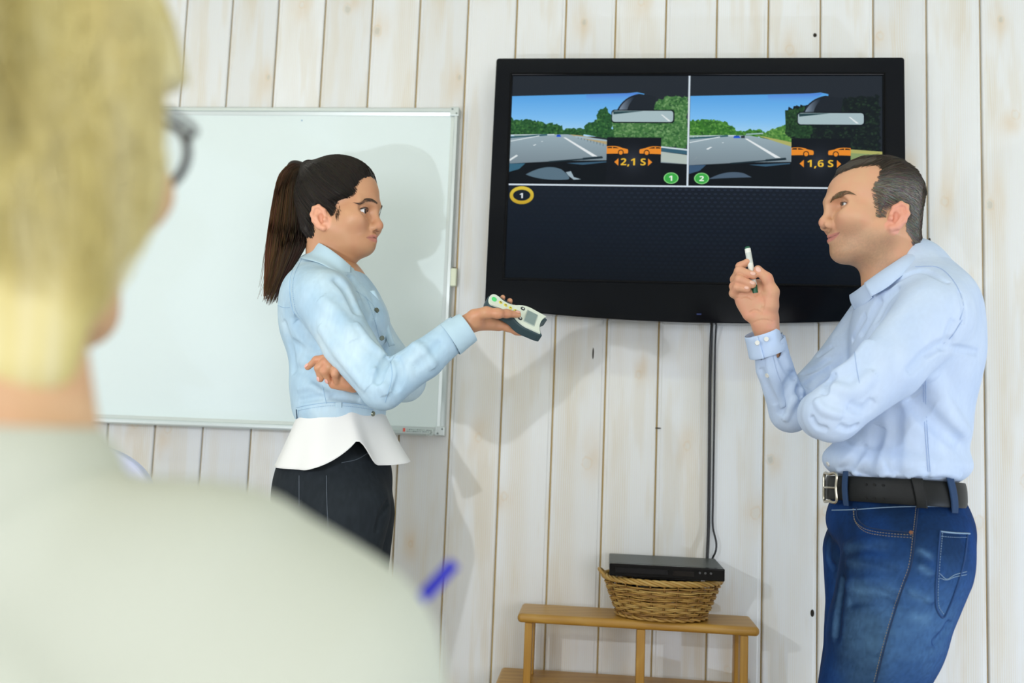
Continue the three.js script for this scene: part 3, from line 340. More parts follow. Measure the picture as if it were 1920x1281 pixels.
{
  // a second black device lies in the basket; the player rests on it and on the rim
  const tilt = 0.0, topY = BASK.y0 + BASK.h + 0.010;
  const d2 = thing('receiver_box', 'glossy black electronic box lying inside the wicker basket beneath the disc player', 'electronics', [0.172, topY - 0.003, 0.132]);
  part('casing', box(0.165, 0.034, 0.105, 0, -0.0125, 0, 0.004), mat(srgb(13, 13, 15), 0.16, { clearcoat: 0.5 }), d2); part('badge', box(0.016, 0.0035, 0.001, -0.008, -0.004, 0.0528, 0.0004), mat(srgb(150, 140, 90), 0.3, { metalness: 0.6 }), d2);
  const g = thing('disc_player', 'flat black disc player lying across the wicker basket', 'disc player', [0.170, topY + 0.0022, 0.125]);
  const W = 0.272, H = 0.030, D = 0.18, top = mat(srgb(66, 72, 70), 0.42, { metalness: 0.3 });
  part('casing', box(W, H, D - 0.012, 0, H / 2 + 0.001, -0.006, 0.0025), top, g, 'grey metal top casing');
  part('front_panel', box(W + 0.002, H, 0.012, 0, H / 2 + 0.0005, D / 2 - 0.006, 0.003), mat(srgb(12, 10, 12), 0.16, { specularIntensity: 0.4 }), g, 'glossy black front');
  part('disc_tray', box(0.125, 0.012, 0.002, -0.06, H * 0.52, D / 2 + 0.0003, 0.0008), mat(srgb(16, 14, 16), 0.3, { specularIntensity: 0.4 }), g);
  for (let i = 0; i < 3; i++) part('button', cyl(V(0.078 + i * 0.013, H * 0.62, D / 2 - 0.001), V(0.078 + i * 0.013, H * 0.62, D / 2 + 0.0018), 0.0028), mat(srgb(64, 64, 66), 0.4), g);
  part('display_window', box(0.05, 0.012, 0.0016, 0.04, H * 0.48, D / 2 + 0.0002, 0.0006), mat(srgb(22, 16, 12), 0.25, { specularIntensity: 0.4 }), g);
  for (const x of [-0.1, 0.1]) for (const z of [-0.065, 0.065]) part('foot', cyl(V(x, -0.001, z), V(x, 0.003, z), 0.009), blackPlastic, g);
}
const HANDS = {};
// ---------- people: shared builders ----------
const flesh = (c, rough = 0.5) => mat([1, 1, 1], rough, { vertexColors: true, sheen: 0.15, sheenRoughness: 0.5, sheenColor: new THREE.Color(1, 0.8, 0.7), ...c });
function fold(field, pix, wpx, depth) { const pts = onSurface(field, pix, 6); if (pts.length > 1) field.crease(pts, wpx / 900, depth); return field; }
// a sheet between two edge lines, with real thickness; edges are lists of points with the same length
function sheet(up, lo, th, bulge = 0, n = 24, m = 8) {
  const A = new THREE.CatmullRomCurve3(up), B = new THREE.CatmullRomCurve3(lo), pos = [], idx = [], cols = n + 1, rows = m + 1, pts = [];
  for (let i = 0; i <= n; i++) for (let j = 0; j <= m; j++) pts.push(A.getPoint(i / n).lerp(B.getPoint(i / n), j / m));
  const nrm = pts.map((_, q) => { const i = Math.floor(q / rows), j = q % rows, a = pts[Math.min(i + 1, n) * rows + j].clone().sub(pts[Math.max(i - 1, 0) * rows + j]), b = pts[i * rows + Math.min(j + 1, m)].clone().sub(pts[i * rows + Math.max(j - 1, 0)]); return a.cross(b).normalize(); });
  for (const s of [1, -1]) pts.forEach((p, q) => { const j = q % rows, u = j / m, e = Math.min(1, 4 * Math.min(u, 1 - u) + 0.3); const r = p.clone().addScaledVector(nrm[q], bulge * Math.sin(u * Math.PI) + s * th / 2 * e); pos.push(r.x, r.y, r.z); });
  const N = cols * rows, id = (s, i, j) => s * N + i * rows + j, quad = (a, b, c, d) => idx.push(a, b, c, a, c, d);
  for (let i = 0; i < n; i++) for (let j = 0; j < m; j++) { quad(id(0, i, j), id(0, i + 1, j), id(0, i + 1, j + 1), id(0, i, j + 1)); quad(id(1, i, j), id(1, i, j + 1), id(1, i + 1, j + 1), id(1, i + 1, j)); }
  for (let i = 0; i < n; i++) for (const [j, f] of [[0, 1], [m, 0]]) f ? quad(id(1, i, j), id(1, i + 1, j), id(0, i + 1, j), id(0, i, j)) : quad(id(0, i, j), id(0, i + 1, j), id(1, i + 1, j), id(1, i, j));
  for (let j = 0; j < m; j++) for (const [i, f] of [[0, 0], [n, 1]]) f ? quad(id(1, i, j), id(1, i, j + 1), id(0, i, j + 1), id(0, i, j)) : quad(id(0, i, j), id(0, i, j + 1), id(1, i, j + 1), id(1, i, j));
  const g = new THREE.BufferGeometry(); g.setAttribute('position', new THREE.Float32BufferAttribute(pos, 3)); g.setIndex(idx); g.computeVertexNormals(); return g;
}
// the head's own frame: x forward, y up, z towards side (the side the camera sees when side = +1)
function frame(ear, earZ, lateral, angleDeg, facing) {
  const a = THREE.MathUtils.degToRad(angleDeg), F = V(Math.cos(a) * facing, 0, Math.sin(a)), U = V(0, 1, 0), S = F.clone().cross(U).multiplyScalar(facing), O = P(ear[0], ear[1], earZ).addScaledVector(S, -lateral);
  return headFrame(O, F, S);
}
function headFrame(O, F, S) {
  const m = new THREE.Matrix4().makeBasis(F, V(0, 1, 0), S), det = m.determinant(), q = new THREE.Quaternion().setFromRotationMatrix(det > 0 ? m : new THREE.Matrix4().makeBasis(F, V(0, 1, 0), S.clone().negate()));
  return { O, F, S, q, flip: det > 0 ? 1 : -1, w: (x, y, z) => V(O.x + F.x * x + S.x * z, O.y + y, O.z + F.z * x + S.z * z), l: (p) => { const dx = p.x - O.x, dz = p.z - O.z; return [dx * F.x + dz * F.z, p.y - O.y, dx * S.x + dz * S.z]; } };
}
function headField(H, k) {   // k: the person's proportions, in metres
  const f = new Field(), w = H.w, q = H.q, E = (x, y, z, a, b, c, kk = 0.02, op = 1) => f.ell(w(x, y, z), a, b, c, kk, q, op), dx = k.dx;
  E(k.cr[0], k.cr[1], 0, k.cr[2], k.cr[3], k.cr[4]);                                   // cranium
  E(0.030 + dx, k.browY + 0.024, 0, 0.071, k.foreR ?? 0.070, 0.064, 0.03);                        // forehead
  E(0.026 + dx, k.tipY - 0.004, 0, 0.065, 0.078, 0.055, 0.025);                         // middle of the face
  for (const s of [-1, 1]) {
    E(0.057 + dx, k.tipY + 0.002, s * 0.034, 0.033, 0.030 * (k.cheek ?? 1), 0.029, 0.03); // cheek
    f.cone(w(0.008, k.jawY, s * k.jawW), w(k.chin[0] - 0.028, k.chin[1] + 0.004, s * 0.018), k.jawR ?? 0.020, 0.016, 0.03); // jaw
    f.cone(w(0.094 + dx, k.browY, s * 0.012), w(0.077 + dx, k.browY - 0.001, s * 0.046), k.browR, k.browR * 0.9, 0.02);
    E(0.070 + dx, k.tipY + 0.010, s * 0.052, 0.020, 0.014, 0.012, 0.03);                // cheekbone
  }
  E(k.mouth[0] - 0.034, k.mouth[1] - 0.001, 0, 0.031, 0.026, 0.0250, 0.014);             // muzzle
  E(k.chin[0] - 0.024, k.chin[1], 0, 0.024, 0.0175, 0.023, 0.016);                      // chin
  E(k.under[0], k.under[1], 0, k.under[2], k.under[3], 0.042, 0.02);                    // under the jaw
  for (const s of [-1, 1]) f.ell(w(k.eye[0] + 0.0250, k.eyeY + 0.0005, s * (k.eye[1] + 0.003)), 0.0235, 0.0140, 0.0245, 0.015, q, -1);  // sockets
  // nose
  f.cone(w(k.nas[0] - 0.008, k.nas[1], 0), w(k.tip[0] - 0.014, k.tip[1] + 0.006, 0), 0.0075, 0.0095, 0.012); f.ball(w(k.tip[0] - 0.0115, k.tip[1], 0), 0.0115, 0.008);
  for (const s of [-1, 1]) { E(k.tip[0] - 0.021, k.tip[1] - 0.006, s * 0.0115 * (k.ala ?? 1), 0.011 * (k.ala ?? 1), 0.0078 * (k.ala ?? 1), 0.0065, 0.006); f.ball(w(k.tip[0] - 0.0155, k.tip[1] - 0.0135, s * 0.0065), 0.0042, 0.003, -1); }
  // eyelids
  for (const s of [-1, 1]) {
    const c = w(k.eye[0], k.eyeY, s * k.eye[1]), open = k.open ?? 1, es = k.es ?? 1;
    f.fn((x, y, z) => { const l = H.l(V(x, y, z)), ex = l[0] - k.eye[0], ey = l[1] - k.eyeY, ez = (l[2] * s - k.eye[1]), sp = Math.sqrt(ex * ex + ey * ey + ez * ez) - 0.0138 * es, u = (ez - 0.001) / (0.0150 * es), b = 1 - u * u, ap = Math.max(ey - 0.0062 * open * es * b - 0.0006, -0.0046 * open * es * b - ey, -b * 0.01, -ex * 0.4); return Math.max(sp, -ap); }, c, 0.0145 * es, 0.006);
  }
  // lips
  const my = k.mouth[1], mx = k.mouth[0], cx = k.corner[0], cy = k.corner[1], cz = k.corner[2];
  for (const s of [-1, 1]) { f.chain([w(cx, cy + 0.0006, s * cz), w(lerp(cx, mx, 0.70) - 0.003, my + 0.0042, s * 0.0105), w(mx - 0.0050, my + 0.0040, 0)], [0.0026, 0.0046, 0.0048].map((r) => r * (k.lip ?? 1)), 0.006); f.chain([w(cx, cy - 0.0006, s * cz), w(lerp(cx, mx, 0.66) - 0.004, my - 0.0058, s * 0.0105), w(mx - 0.0060, my - 0.0062, 0)], [0.0026, 0.0050, 0.0058].map((r) => r * (k.lip ?? 1)), 0.006); }
  f.crease([w(cx - 0.002, cy, -cz - 0.002), w(lerp(cx, mx, 0.72), my - 0.0006, -0.0105), w(mx + 0.001, my - 0.001, 0), w(lerp(cx, mx, 0.72), my - 0.0006, 0.0105), w(cx - 0.002, cy, cz + 0.002)], 0.0016, 0.0022);
  if (k.smile) for (const s of [-1, 1]) f.crease([w(k.tip[0] - 0.022, k.tip[1] - 0.004, s * 0.020), w(cx + 0.002, (cy + k.tip[1]) / 2 - 0.004, s * (cz + 0.011)), w(cx - 0.008, cy - 0.006, s * (cz + 0.012))], 0.0034, 0.0030 * k.smile);
  // ears
  for (const s of [-1, 1]) {
    const ea = k.earTilt ?? 0.2, e = (x, y, z) => w((x * Math.cos(ea) - y * Math.sin(ea)) * 0.90 * (k.earS ?? 1), (x * Math.sin(ea) + y * Math.cos(ea)) * 0.92 * (k.earS ?? 1) + 0.001, s * (k.earZ + z)), qq = q.clone().multiply(new THREE.Quaternion().setFromAxisAngle(V(0, 1, 0), s * (H.flip ?? 1) * 0.30));
    f.ell(e(-0.003, 0.003, 0.003), 0.0145, 0.0255, 0.0046, 0.006, qq); f.ell(e(0.002, -0.001, 0.0075), 0.0080, 0.0135, 0.0095, 0.003, null, -1);
    f.chain([[0.010, 0.004, -0.002], [0.010, 0.020, 0.003], [0.000, 0.0315, 0.007], [-0.012, 0.0285, 0.0105], [-0.0185, 0.013, 0.012], [-0.0165, -0.003, 0.010], [-0.007, -0.018, 0.006], [0.004, -0.025, 0.003]].map((a) => e(...a)), [0.0030, 0.0032, 0.0033, 0.0033, 0.0033, 0.0032, 0.0035, 0.0058], 0.006);
    f.chain([[-0.006, 0.020, 0.007], [-0.0095, 0.005, 0.010], [-0.004, -0.012, 0.007]].map((a) => e(...a)), [0.0026, 0.003, 0.0028], 0.004); f.ball(e(0.0105, -0.004, 0.003), 0.0046, 0.005);
  }
  return f;
}
function skinColor(H, k, c) {
  const lip = (l) => { const z = Math.abs(l[2]), t = z / (k.corner[2] + 0.001); if (t > 1 || l[0] < k.corner[0] - 0.004) return 0; const ym = lerp(k.mouth[1] - 0.001, k.corner[1], t * t), up = (0.0080 - 0.0012 * Math.exp(-((z / 0.004) ** 2))) * (1 - t ** 3) * (k.lip ?? 1), lo = 0.0105 * (1 - t ** 2.6) * (k.lip ?? 1), y = l[1] - ym; return sstep(up + 0.0012, up - 0.0008, y) * sstep(-lo - 0.0012, -lo + 0.0008, y); };
  return (p, n) => {
    const l = H.l(p); let o = c.base, r = fbm(p.x * 60, p.y * 60, p.z * 60, 3) - 0.5; o = mix3(o, c.red, clamp(0.10 + 0.5 * r));
    for (const s of [-1, 1]) { o = mix3(o, c.red, 0.30 * Math.exp(-(((l[0] - 0.085 - k.dx) / 0.03) ** 2) - (((l[1] - k.tipY + 0.002) / 0.02) ** 2) - (((l[2] - s * 0.042) / 0.018) ** 2))); const ed = Math.hypot((l[0] - 0.0) / 0.024, l[1] / 0.036); if (Math.abs(l[2]) > k.earZ - 0.002) o = mix3(o, c.ear, 0.75 * sstep(1.15, 0.8, ed)); }
    o = mix3(o, c.red, 0.35 * Math.exp(-(((l[0] - k.tip[0]) / 0.012) ** 2) - (((l[1] - k.tip[1]) / 0.010) ** 2)));
    if (c.beard) { const jaw = sstep(k.tipY - 0.002, k.mouth[1] - 0.006, l[1] + 0.22 * Math.max(0, 0.07 - l[0])) * sstep(-0.02, 0.015, l[0]) * sstep(-0.115, -0.085, l[1]); const mo = Math.exp(-(((l[1] - k.mouth[1] - 0.011) / 0.006) ** 2)) * sstep(0.026, 0.014, Math.abs(l[2])) * sstep(0.08, 0.09, l[0]); o = mix3(o, c.beard, clamp(Math.max(jaw, mo * 0.8)) * (0.30 + 0.30 * noise(p.x * 420, p.y * 420, p.z * 420))); }
    const lp = lip(l); if (lp > 0) { const z = Math.abs(l[2]), t = z / (k.corner[2] + 0.001), ym = lerp(k.mouth[1] - 0.001, k.corner[1], t * t); o = mix3(o, c.lip, lp * 0.85); o = mix3(o, c.lip.map((x) => x * 0.3), Math.exp(-(((l[1] - ym) / 0.0012) ** 2)) * 0.7); }  // mouth line darkened in the colour, as shade between the lips
    for (const s of [-1, 1]) { const nd = Math.hypot(l[0] - k.tip[0] + 0.0155, l[1] - k.tip[1] + 0.0125, l[2] - s * 0.0065); o = mix3(o, [0.09, 0.035, 0.025], sstep(0.0052, 0.003, nd) * 0.85); const ey = (l[1] - k.eyeY), ez = l[2] * s - k.eye[1] - 0.001, b = 1 - (ez / (0.0150 * (k.es ?? 1))) ** 2, d = Math.hypot(l[0] - k.eye[0], ey, ez); if (d < 0.0165 * (k.es ?? 1) && b > 0) o = mix3(o, c.lid, sstep(0.0030, 0.0012, Math.abs(ey - 0.0064 * (k.open ?? 1) * (k.es ?? 1) * b)) * 0.8 + 0.25 * sstep(0.0165, 0.014, d)); }  // nostril shade painted into the skin colour
    return o;
  };
}
function eyeGeo(H, k, s, gaze, iris) {
  const g = new THREE.SphereGeometry(0.0122 * (k.es ?? 1), 40, 30), c = H.w(k.eye[0], k.eyeY, s * k.eye[1]), col = [], p = g.attributes.position, G = H.w(gaze[0], gaze[1], gaze[2]).sub(H.O).normalize();
  for (let i = 0; i < p.count; i++) { const v = V(p.getX(i), p.getY(i), p.getZ(i)).normalize(), a = Math.acos(clamp(v.dot(G), -1, 1)) * 0.0122; let o = [0.80, 0.79, 0.78]; o = mix3(o, [0.75, 0.55, 0.50], sstep(0.010, 0.016, a) * 0.4); if (a < 0.0066) o = mix3(o, iris.map((x) => x * (0.6 + 0.5 * noise(v.x * 90, v.y * 90, v.z * 90))), sstep(0.0066, 0.0058, a)); if (a < 0.0028) o = mix3(o, [0.004, 0.004, 0.004], sstep(0.0028, 0.0022, a)); col.push(...o); }
  g.setAttribute('color', new THREE.Float32BufferAttribute(col, 3)); g.translate(c.x, c.y, c.z); return g;
}
function brow(H, f, pts, n, c, R, len = 0.009, r = 0.0005) {   // short hairs along a line of [x, y, z]
  const cu = new THREE.CatmullRomCurve3(pts.map((a) => V(...a))), out = [];
  for (let i = 0; i < n; i++) { const t = R() * 0.9, q = cu.getPoint(t).add(V(0.008, 0, 0)), d = cu.getTangent(t), w = 0.0034 * (H.browW ?? 1) * Math.sin(Math.PI * clamp(t * 0.86 + 0.14)) * (R() - 0.5) * 2; const pp = []; for (let j = 0; j < 4; j++) { const s = j / 3 * len; const l = [q.x + d.x * s * 0.95 + 0, q.y + w * (1 - 0.4 * j / 3) + d.y * s + 0.0016 * j / 3 * (1 - t), q.z + d.z * s]; const p = H.w(...l); let e = f.at(p.x, p.y, p.z), nn = f.normal(p); stick(f, p, 0.0016); pp.push(p); } out.push({ pts: pp, r0: r, r1: r * 0.4, c: c.map((x) => x * (0.7 + 0.6 * R())) }); }
  return strands(out);
}
function stick(field, p, off) { for (let i = 0; i < 4; i++) { const e = field.at(p.x, p.y, p.z) - off; p.addScaledVector(field.normal(p, 0.002), -e); } return p; }
const paintAll = (g, c) => { const n = g.attributes.position.count, a = new Float32Array(n * 3); for (let i = 0; i < n; i++) a.set(c, i * 3); g.setAttribute('color', new THREE.BufferAttribute(a, 3)); return g; };
const only = (g) => { for (const k of Object.keys(g.attributes)) if (!['position', 'normal', 'color'].includes(k)) g.deleteAttribute(k); if (!g.index) g.setIndex([...Array(g.attributes.position.count).keys()]); return g; };
const merged = (gs) => mergeGeometries(gs.map(only));
const handColor = (c) => (p, n) => { const r = fbm(p.x * 70, p.y * 70, p.z * 70, 3) - 0.5; return mix3(c.base, c.red, clamp(0.30 + 0.8 * r)); };
function nail(field, a, b, up, wd, m, parent) {   // an oval nail at the end of a finger (joint a, tip b), on the side named by up
  const d = b.clone().sub(a).normalize(), u = up.clone().addScaledVector(d, -up.dot(d)).normalize(), s = d.clone().cross(u), g = new THREE.SphereGeometry(1, 14, 10); g.scale(wd, 0.0016, wd * 1.35);
  const c = b.clone().addScaledVector(d, -0.001).addScaledVector(u, 0.02); stick(field, c, 0); c.copy(b.clone().addScaledVector(d, -wd * 0.5)); let t = 0; while (field.at(c.x + u.x * t, c.y + u.y * t, c.z + u.z * t) < 0 && t < 0.02) t += 0.0004; c.addScaledVector(u, t - 0.0003);
  g.applyMatrix4(new THREE.Matrix4().makeBasis(s, u, d.clone().negate())); g.translate(c.x, c.y, c.z); return worldPart('fingernail', g, m, parent);
}
function shoe(field, heel, toe, hgt = 0.085) { const d = toe.clone().sub(heel); field.cone(heel.clone().add(V(0, 0.041, 0)), heel.clone().addScaledVector(d, 0.85).add(V(0, 0.040, 0)), 0.038, 0.040, 0.02); field.cone(heel.clone().addScaledVector(d, 0.1).add(V(0, hgt, 0)), heel.clone().addScaledVector(d, 0.55).add(V(0, 0.05, 0)), 0.036, 0.036, 0.03); return field; }

function cuff(c0, r0, c1, r1, start, th = 0.0042, lap = 0.45) {   // a cuff round the axis c0 (hand end) to c1, its free edge lying over the start
  const d = c0.clone().sub(c1).normalize(), u = V(0, 0, 1).addScaledVector(d, -d.z).normalize(), w = d.clone().cross(u), ring = (c, r) => { const o = []; for (let i = 0; i <= 44; i++) { const a = start + i / 44 * (Math.PI * 2 + lap), e = r + (i / 44) * 0.0045; o.push(c.clone().addScaledVector(u, Math.cos(a) * e).addScaledVector(w, Math.sin(a) * e)); } return o; };
  return sheet(ring(c0, r0), ring(c1, r1), th, 0.0015, 88, 8);
}
// ---------- the young woman at the whiteboard ----------
{
  const who = thing('person', 'young woman with a dark ponytail in a pale denim jacket holding out a keypad', 'person', [-0.62, 0, 0.43]);
  const R = rng(611), H = frame([603, 412], 0.50, 0.07, 8.5, 1);
  const K = { dx: 0, cr: [-0.004, 0.070, 0.088, 0.089, 0.073], browY: 0.047, browR: 0.0115, eyeY: 0.0262, eye: [0.0775, 0.0325], tipY: -0.001, nas: [0.1025, 0.036], tip: [0.1200, -0.0005], mouth: [0.1055, -0.0285], corner: [0.0810, -0.0335, 0.0265], chin: [0.0965, -0.0450], under: [0.050, -0.047, 0.038, 0.019], jawY: -0.012, jawW: 0.048, cheek: 1.08, earZ: 0.071, lip: 0.90, open: 1.02, es: 1.13 };
  const head = headField(H, K), neckTop = H.w(-0.018, -0.005, 0), neckBase = P(622, 560, 0.425);
  head.cone(neckTop, neckBase, 0.052, 0.056, 0.03);
  const SK = { base: srgb(196, 146, 108), red: srgb(196, 124, 94), ear: srgb(224, 160, 128), lip: srgb(186, 116, 104), lid: srgb(120, 80, 62) };
  const bodyGeos = [head.mesh(0.0021, skinColor(H, K, SK), [H.w(0, 0, 0).sub(V(0.15, 0.15, 0.13)), H.w(0, 0, 0).add(V(0.15, 0.18, 0.13))])];
  // arm and hand joints
  const rS = P(608, 560, 0.575), rE = P(718, 726, 0.635), rW = P(868, 613, 0.610), lS = P(640, 560, 0.275), lE = P(758, 714, 0.375), lW = P(676, 715, 0.560);
  // right hand, palm up under the keypad, thumb on top
  const kv = V(0.13, 0.70, -0.70).normalize(), ku0 = V(0.8, -0.36, -0.21), ku = ku0.addScaledVector(kv, -ku0.dot(kv)).normalize(), kn = ku.clone().cross(kv).normalize(), kc = P(967, 586.5, 0.575);
  Object.assign(HANDS, { ku, kv, kn, kc });
  const onFace = (px, py, h) => { const d = rayDir(px, py), q = kc.clone().addScaledVector(kn, h); return CAM.clone().addScaledVector(d, q.clone().sub(CAM).dot(kn) / d.dot(kn)); };
  const rh = new Field();
  rh.cone(P(850, 624, 0.612), rW, 0.021, 0.0185, 0.01).cone(rW, P(892, 598, 0.614), 0.0185, 0.0175, 0.012).cone(P(886, 602, 0.612), onFace(934, 610, -0.0415), 0.0165, 0.0125, 0.012).cone(P(888, 606, 0.602), onFace(930, 598, -0.041), 0.0150, 0.012, 0.014);
  rh.chain([P(890, 592, 0.622), P(912, 586, 0.632), onFace(934, 588, 0.0185), onFace(950, 588, 0.0160), onFace(971, 590, 0.0140)], [0.0140, 0.0112, 0.0095, 0.0082, 0.0068], 0.007);             // thumb
  rh.chain([onFace(932, 608, -0.038), onFace(952, 614, -0.0365), onFace(968, 621, -0.0355), onFace(976, 624, -0.0345)], [0.0105, 0.0088, 0.0080, 0.0068], 0.005);                // index finger under the keypad
  const fe = (s, t, h) => kc.clone().addScaledVector(ku, s).addScaledVector(kv, t).addScaledVector(kn, h);
  rh.chain([onFace(934, 602, -0.038), fe(0.004, 0.012, -0.0365), fe(0.002, 0.030, -0.036), fe(-0.004, 0.040, -0.022)], [0.0102, 0.0088, 0.0078, 0.0064], 0.005);
  rh.chain([onFace(931, 598, -0.038), fe(-0.014, 0.014, -0.0365), fe(-0.016, 0.033, -0.026), fe(-0.020, 0.0315, -0.004)], [0.0100, 0.0084, 0.0074, 0.0060], 0.005);
  rh.chain([onFace(928, 595, -0.038), fe(-0.032, 0.014, -0.0355), fe(-0.034, 0.0320, -0.024), fe(-0.037, 0.0300, -0.003)], [0.0092, 0.0076, 0.0066, 0.0054], 0.005);
  rh.crease([P(946, 583, 0.632), P(947, 594, 0.632)], 0.0022, 0.0007).crease([P(950, 583, 0.632), P(951, 594, 0.632)], 0.002, 0.0005);
  bodyGeos.push(rh.mesh(0.0018, handColor(SK)));
  // left hand, hanging loosely over the waist from under the other arm
  const lh = new Field();
  lh.cone(P(700, 716, 0.535), lW, 0.023, 0.020, 0.01).cone(lW, P(640, 712, 0.606), 0.0200, 0.0165, 0.014).cone(P(664, 706, 0.598), P(636, 690, 0.612), 0.0150, 0.0115, 0.012).cone(P(662, 724, 0.592), P(632, 716, 0.604), 0.0145, 0.0120, 0.012);
  lh.chain([P(640, 684, 0.612), P(614, 671, 0.624), P(593, 675, 0.622), P(577, 689, 0.614)], [0.0105, 0.0088, 0.0078, 0.0062], 0.005);
  lh.chain([P(634, 692, 0.615), P(610, 680, 0.632), P(597, 690, 0.630), P(601, 711, 0.620)], [0.0105, 0.0092, 0.0082, 0.0066], 0.005);
  lh.chain([P(632, 702, 0.613), P(616, 688, 0.634), P(609, 697, 0.632), P(616, 714, 0.620)], [0.0102, 0.0088, 0.0080, 0.0064], 0.005);
  lh.chain([P(634, 712, 0.608), P(630, 694, 0.634), P(628, 702, 0.634), P(631, 716, 0.622)], [0.0098, 0.0080, 0.0072, 0.0060], 0.005);
  lh.cone(P(652, 722, 0.604), P(624, 722, 0.612), 0.0105, 0.0078, 0.008);
  bodyGeos.push(lh.mesh(0.0018, handColor(SK)));
  // the rest of the body under the clothes
  const hipY = 0.93, core = new Field(), hipN = V(-0.605, hipY, 0.50), hipF = V(-0.600, hipY, 0.345), ankN = V(-0.615, 0.09, 0.52), ankF = V(-0.555, 0.09, 0.32);
  core.cone(neckBase.clone().add(V(0, 0.06, 0)), neckBase, 0.046, 0.05).ell(P(625, 590, 0.42), 0.095, 0.14, 0.14).ell(P(634, 740, 0.42), 0.075, 0.14, 0.115).ell(P(634, 890, 0.42), 0.085, 0.10, 0.12).chain([rS, rE, rW], [0.042, 0.032, 0.019]).chain([lS, lE, lW], [0.042, 0.032, 0.019]).chain([P(650, 960, 0.505), V(-0.595, 0.5, 0.515), ankN], [0.06, 0.04, 0.028]).chain([P(668, 965, 0.345), V(-0.565, 0.5, 0.33), ankF], [0.06, 0.04, 0.028]);
  bodyGeos.push(core.mesh(0.012, () => SK.base));
  worldPart('body', merged(bodyGeos), flesh({}, 0.48), who);
  for (const [a, b, up] of [[onFace(950, 588, 0.0160), onFace(971, 590, 0.0140), V(0.0, 0.75, 0.7)]]) nail(rh, a, b, up, 0.0046, mat(srgb(222, 170, 150), 0.28), who);
  for (const [a, b, up] of [[P(593, 675, 0.622), P(577, 689, 0.614), V(-0.5, 0.4, 0.75)], [P(597, 690, 0.630), P(601, 711, 0.620), V(-0.5, -0.2, 0.8)], [P(609, 697, 0.632), P(616, 714, 0.620), V(-0.4, -0.2, 0.9)]]) nail(lh, a, b, up, 0.0044, mat(srgb(226, 172, 158), 0.28), who);
  for (const s of [-1, 1]) worldPart('eye', eyeGeo(H, K, s, [1, 0.02, s > 0 ? 0.10 : 0.10], srgb(62, 38, 24)), mat([1, 1, 1], 0.08, { vertexColors: true, clearcoat: 1 }), who);
  for (const s of [-1, 1]) {
    const lid = []; for (let i = 0; i <= 12; i++) { const u = -0.96 + 1.92 * i / 12, b = 1 - u * u; lid.push(H.w(K.eye[0] + K.es * 0.0136 * Math.sqrt(Math.max(0.12, 1 - u * u * 0.9)) + 0.0006, K.eyeY + 0.0062 * K.es * K.open * b + 0.0008, s * (K.eye[1] + 0.001 + 0.0150 * K.es * u))); }
    worldPart('eyelash', tube(lid, 0.00105, 40, 6), mat(srgb(26, 20, 18), 0.6), who);
    worldPart('eyebrow', brow(H, head, [[0.0985, 0.0490, s * 0.013], [0.0925, 0.0525, s * 0.028], [0.079, 0.0490, s * 0.043], [0.060, 0.0370, s * 0.056]], 200, srgb(74, 54, 40), R, 0.007, 0.00042), mat([1, 1, 1], 0.7, { vertexColors: true }), who);
  }
  // hair drawn back from the hairline into a high ponytail
  const tie = H.w(-0.080, 0.140, 0.004);
  const HL = [[-0.06, -0.016], [0.004, -0.014], [0.0075, 0.031], [0.0107, 0.034], [0.030, 0.040], [0.042, 0.046], [0.050, 0.066], [0.058, 0.079], [0.090, 0.0865], [0.109, 0.0985], [0.118, 0.104], [0.3, 0.104]];
  const hairline = (y, az) => { let i = 0; while (i < HL.length - 2 && y > HL[i + 1][0]) i++; const t = clamp((y - HL[i][0]) / (HL[i + 1][0] - HL[i][0])); return lerp(HL[i][1], HL[i + 1][1], t) - (y > 0.06 ? 0.012 * sstep(0.028, 0.0, az) * 0 : 0); };
  const hairThick = (l) => { const d = hairline(l[1], Math.abs(l[2])) - l[0] + (noise(l[0] * 160, l[1] * 160, l[2] * 160) - 0.5) * 0.008, low = sstep(-0.055, -0.03, l[1] + 0.4 * (l[0] + 0.02)); let t = -0.004 + 0.0125 * sstep(-0.008, 0.045, d) * low; const ear = Math.hypot((l[0] - 0.001) / 0.023, (l[1] - 0.002) / 0.036); if (Math.abs(l[2]) > 0.05 && ear < 1.1) t = Math.min(t, -0.004 + 0.0125 * sstep(0.80, 1.25, ear)); return t; };
  const skull = new Field(); skull.p = head.p.slice(0, head.p.findIndex((q) => q.t === 3)); skull.cone(neckTop, neckBase, 0.052, 0.056, 0.03); const hair = new Field(); hair.fn((x, y, z) => skull.at(x, y, z) - hairThick(H.l(V(x, y, z))), H.w(0, 0.05, 0), 0.17, 0.001);
  hair.cone(H.w(-0.062, 0.120, 0.002), tie, 0.028, 0.017, 0.03);
  const dk = srgb(24, 20, 18), dk2 = srgb(46, 38, 31);
  const hairMat = mat([1, 1, 1], 0.45, { vertexColors: true, specularIntensity: 0.5 });
  const hairParts = [hair.mesh(0.0024, (p) => { const l = H.l(p), v = p.clone().sub(tie), ang = Math.atan2(v.y, Math.hypot(v.x)) * 40 + l[2] * 260; return mix3(dk, dk2, 0.6 * noise(ang * 0.9, l[2] * 120, 3)); }, [H.w(0, 0, 0).sub(V(0.15, 0.09, 0.13)), H.w(0, 0, 0).add(V(0.15, 0.20, 0.13))])];
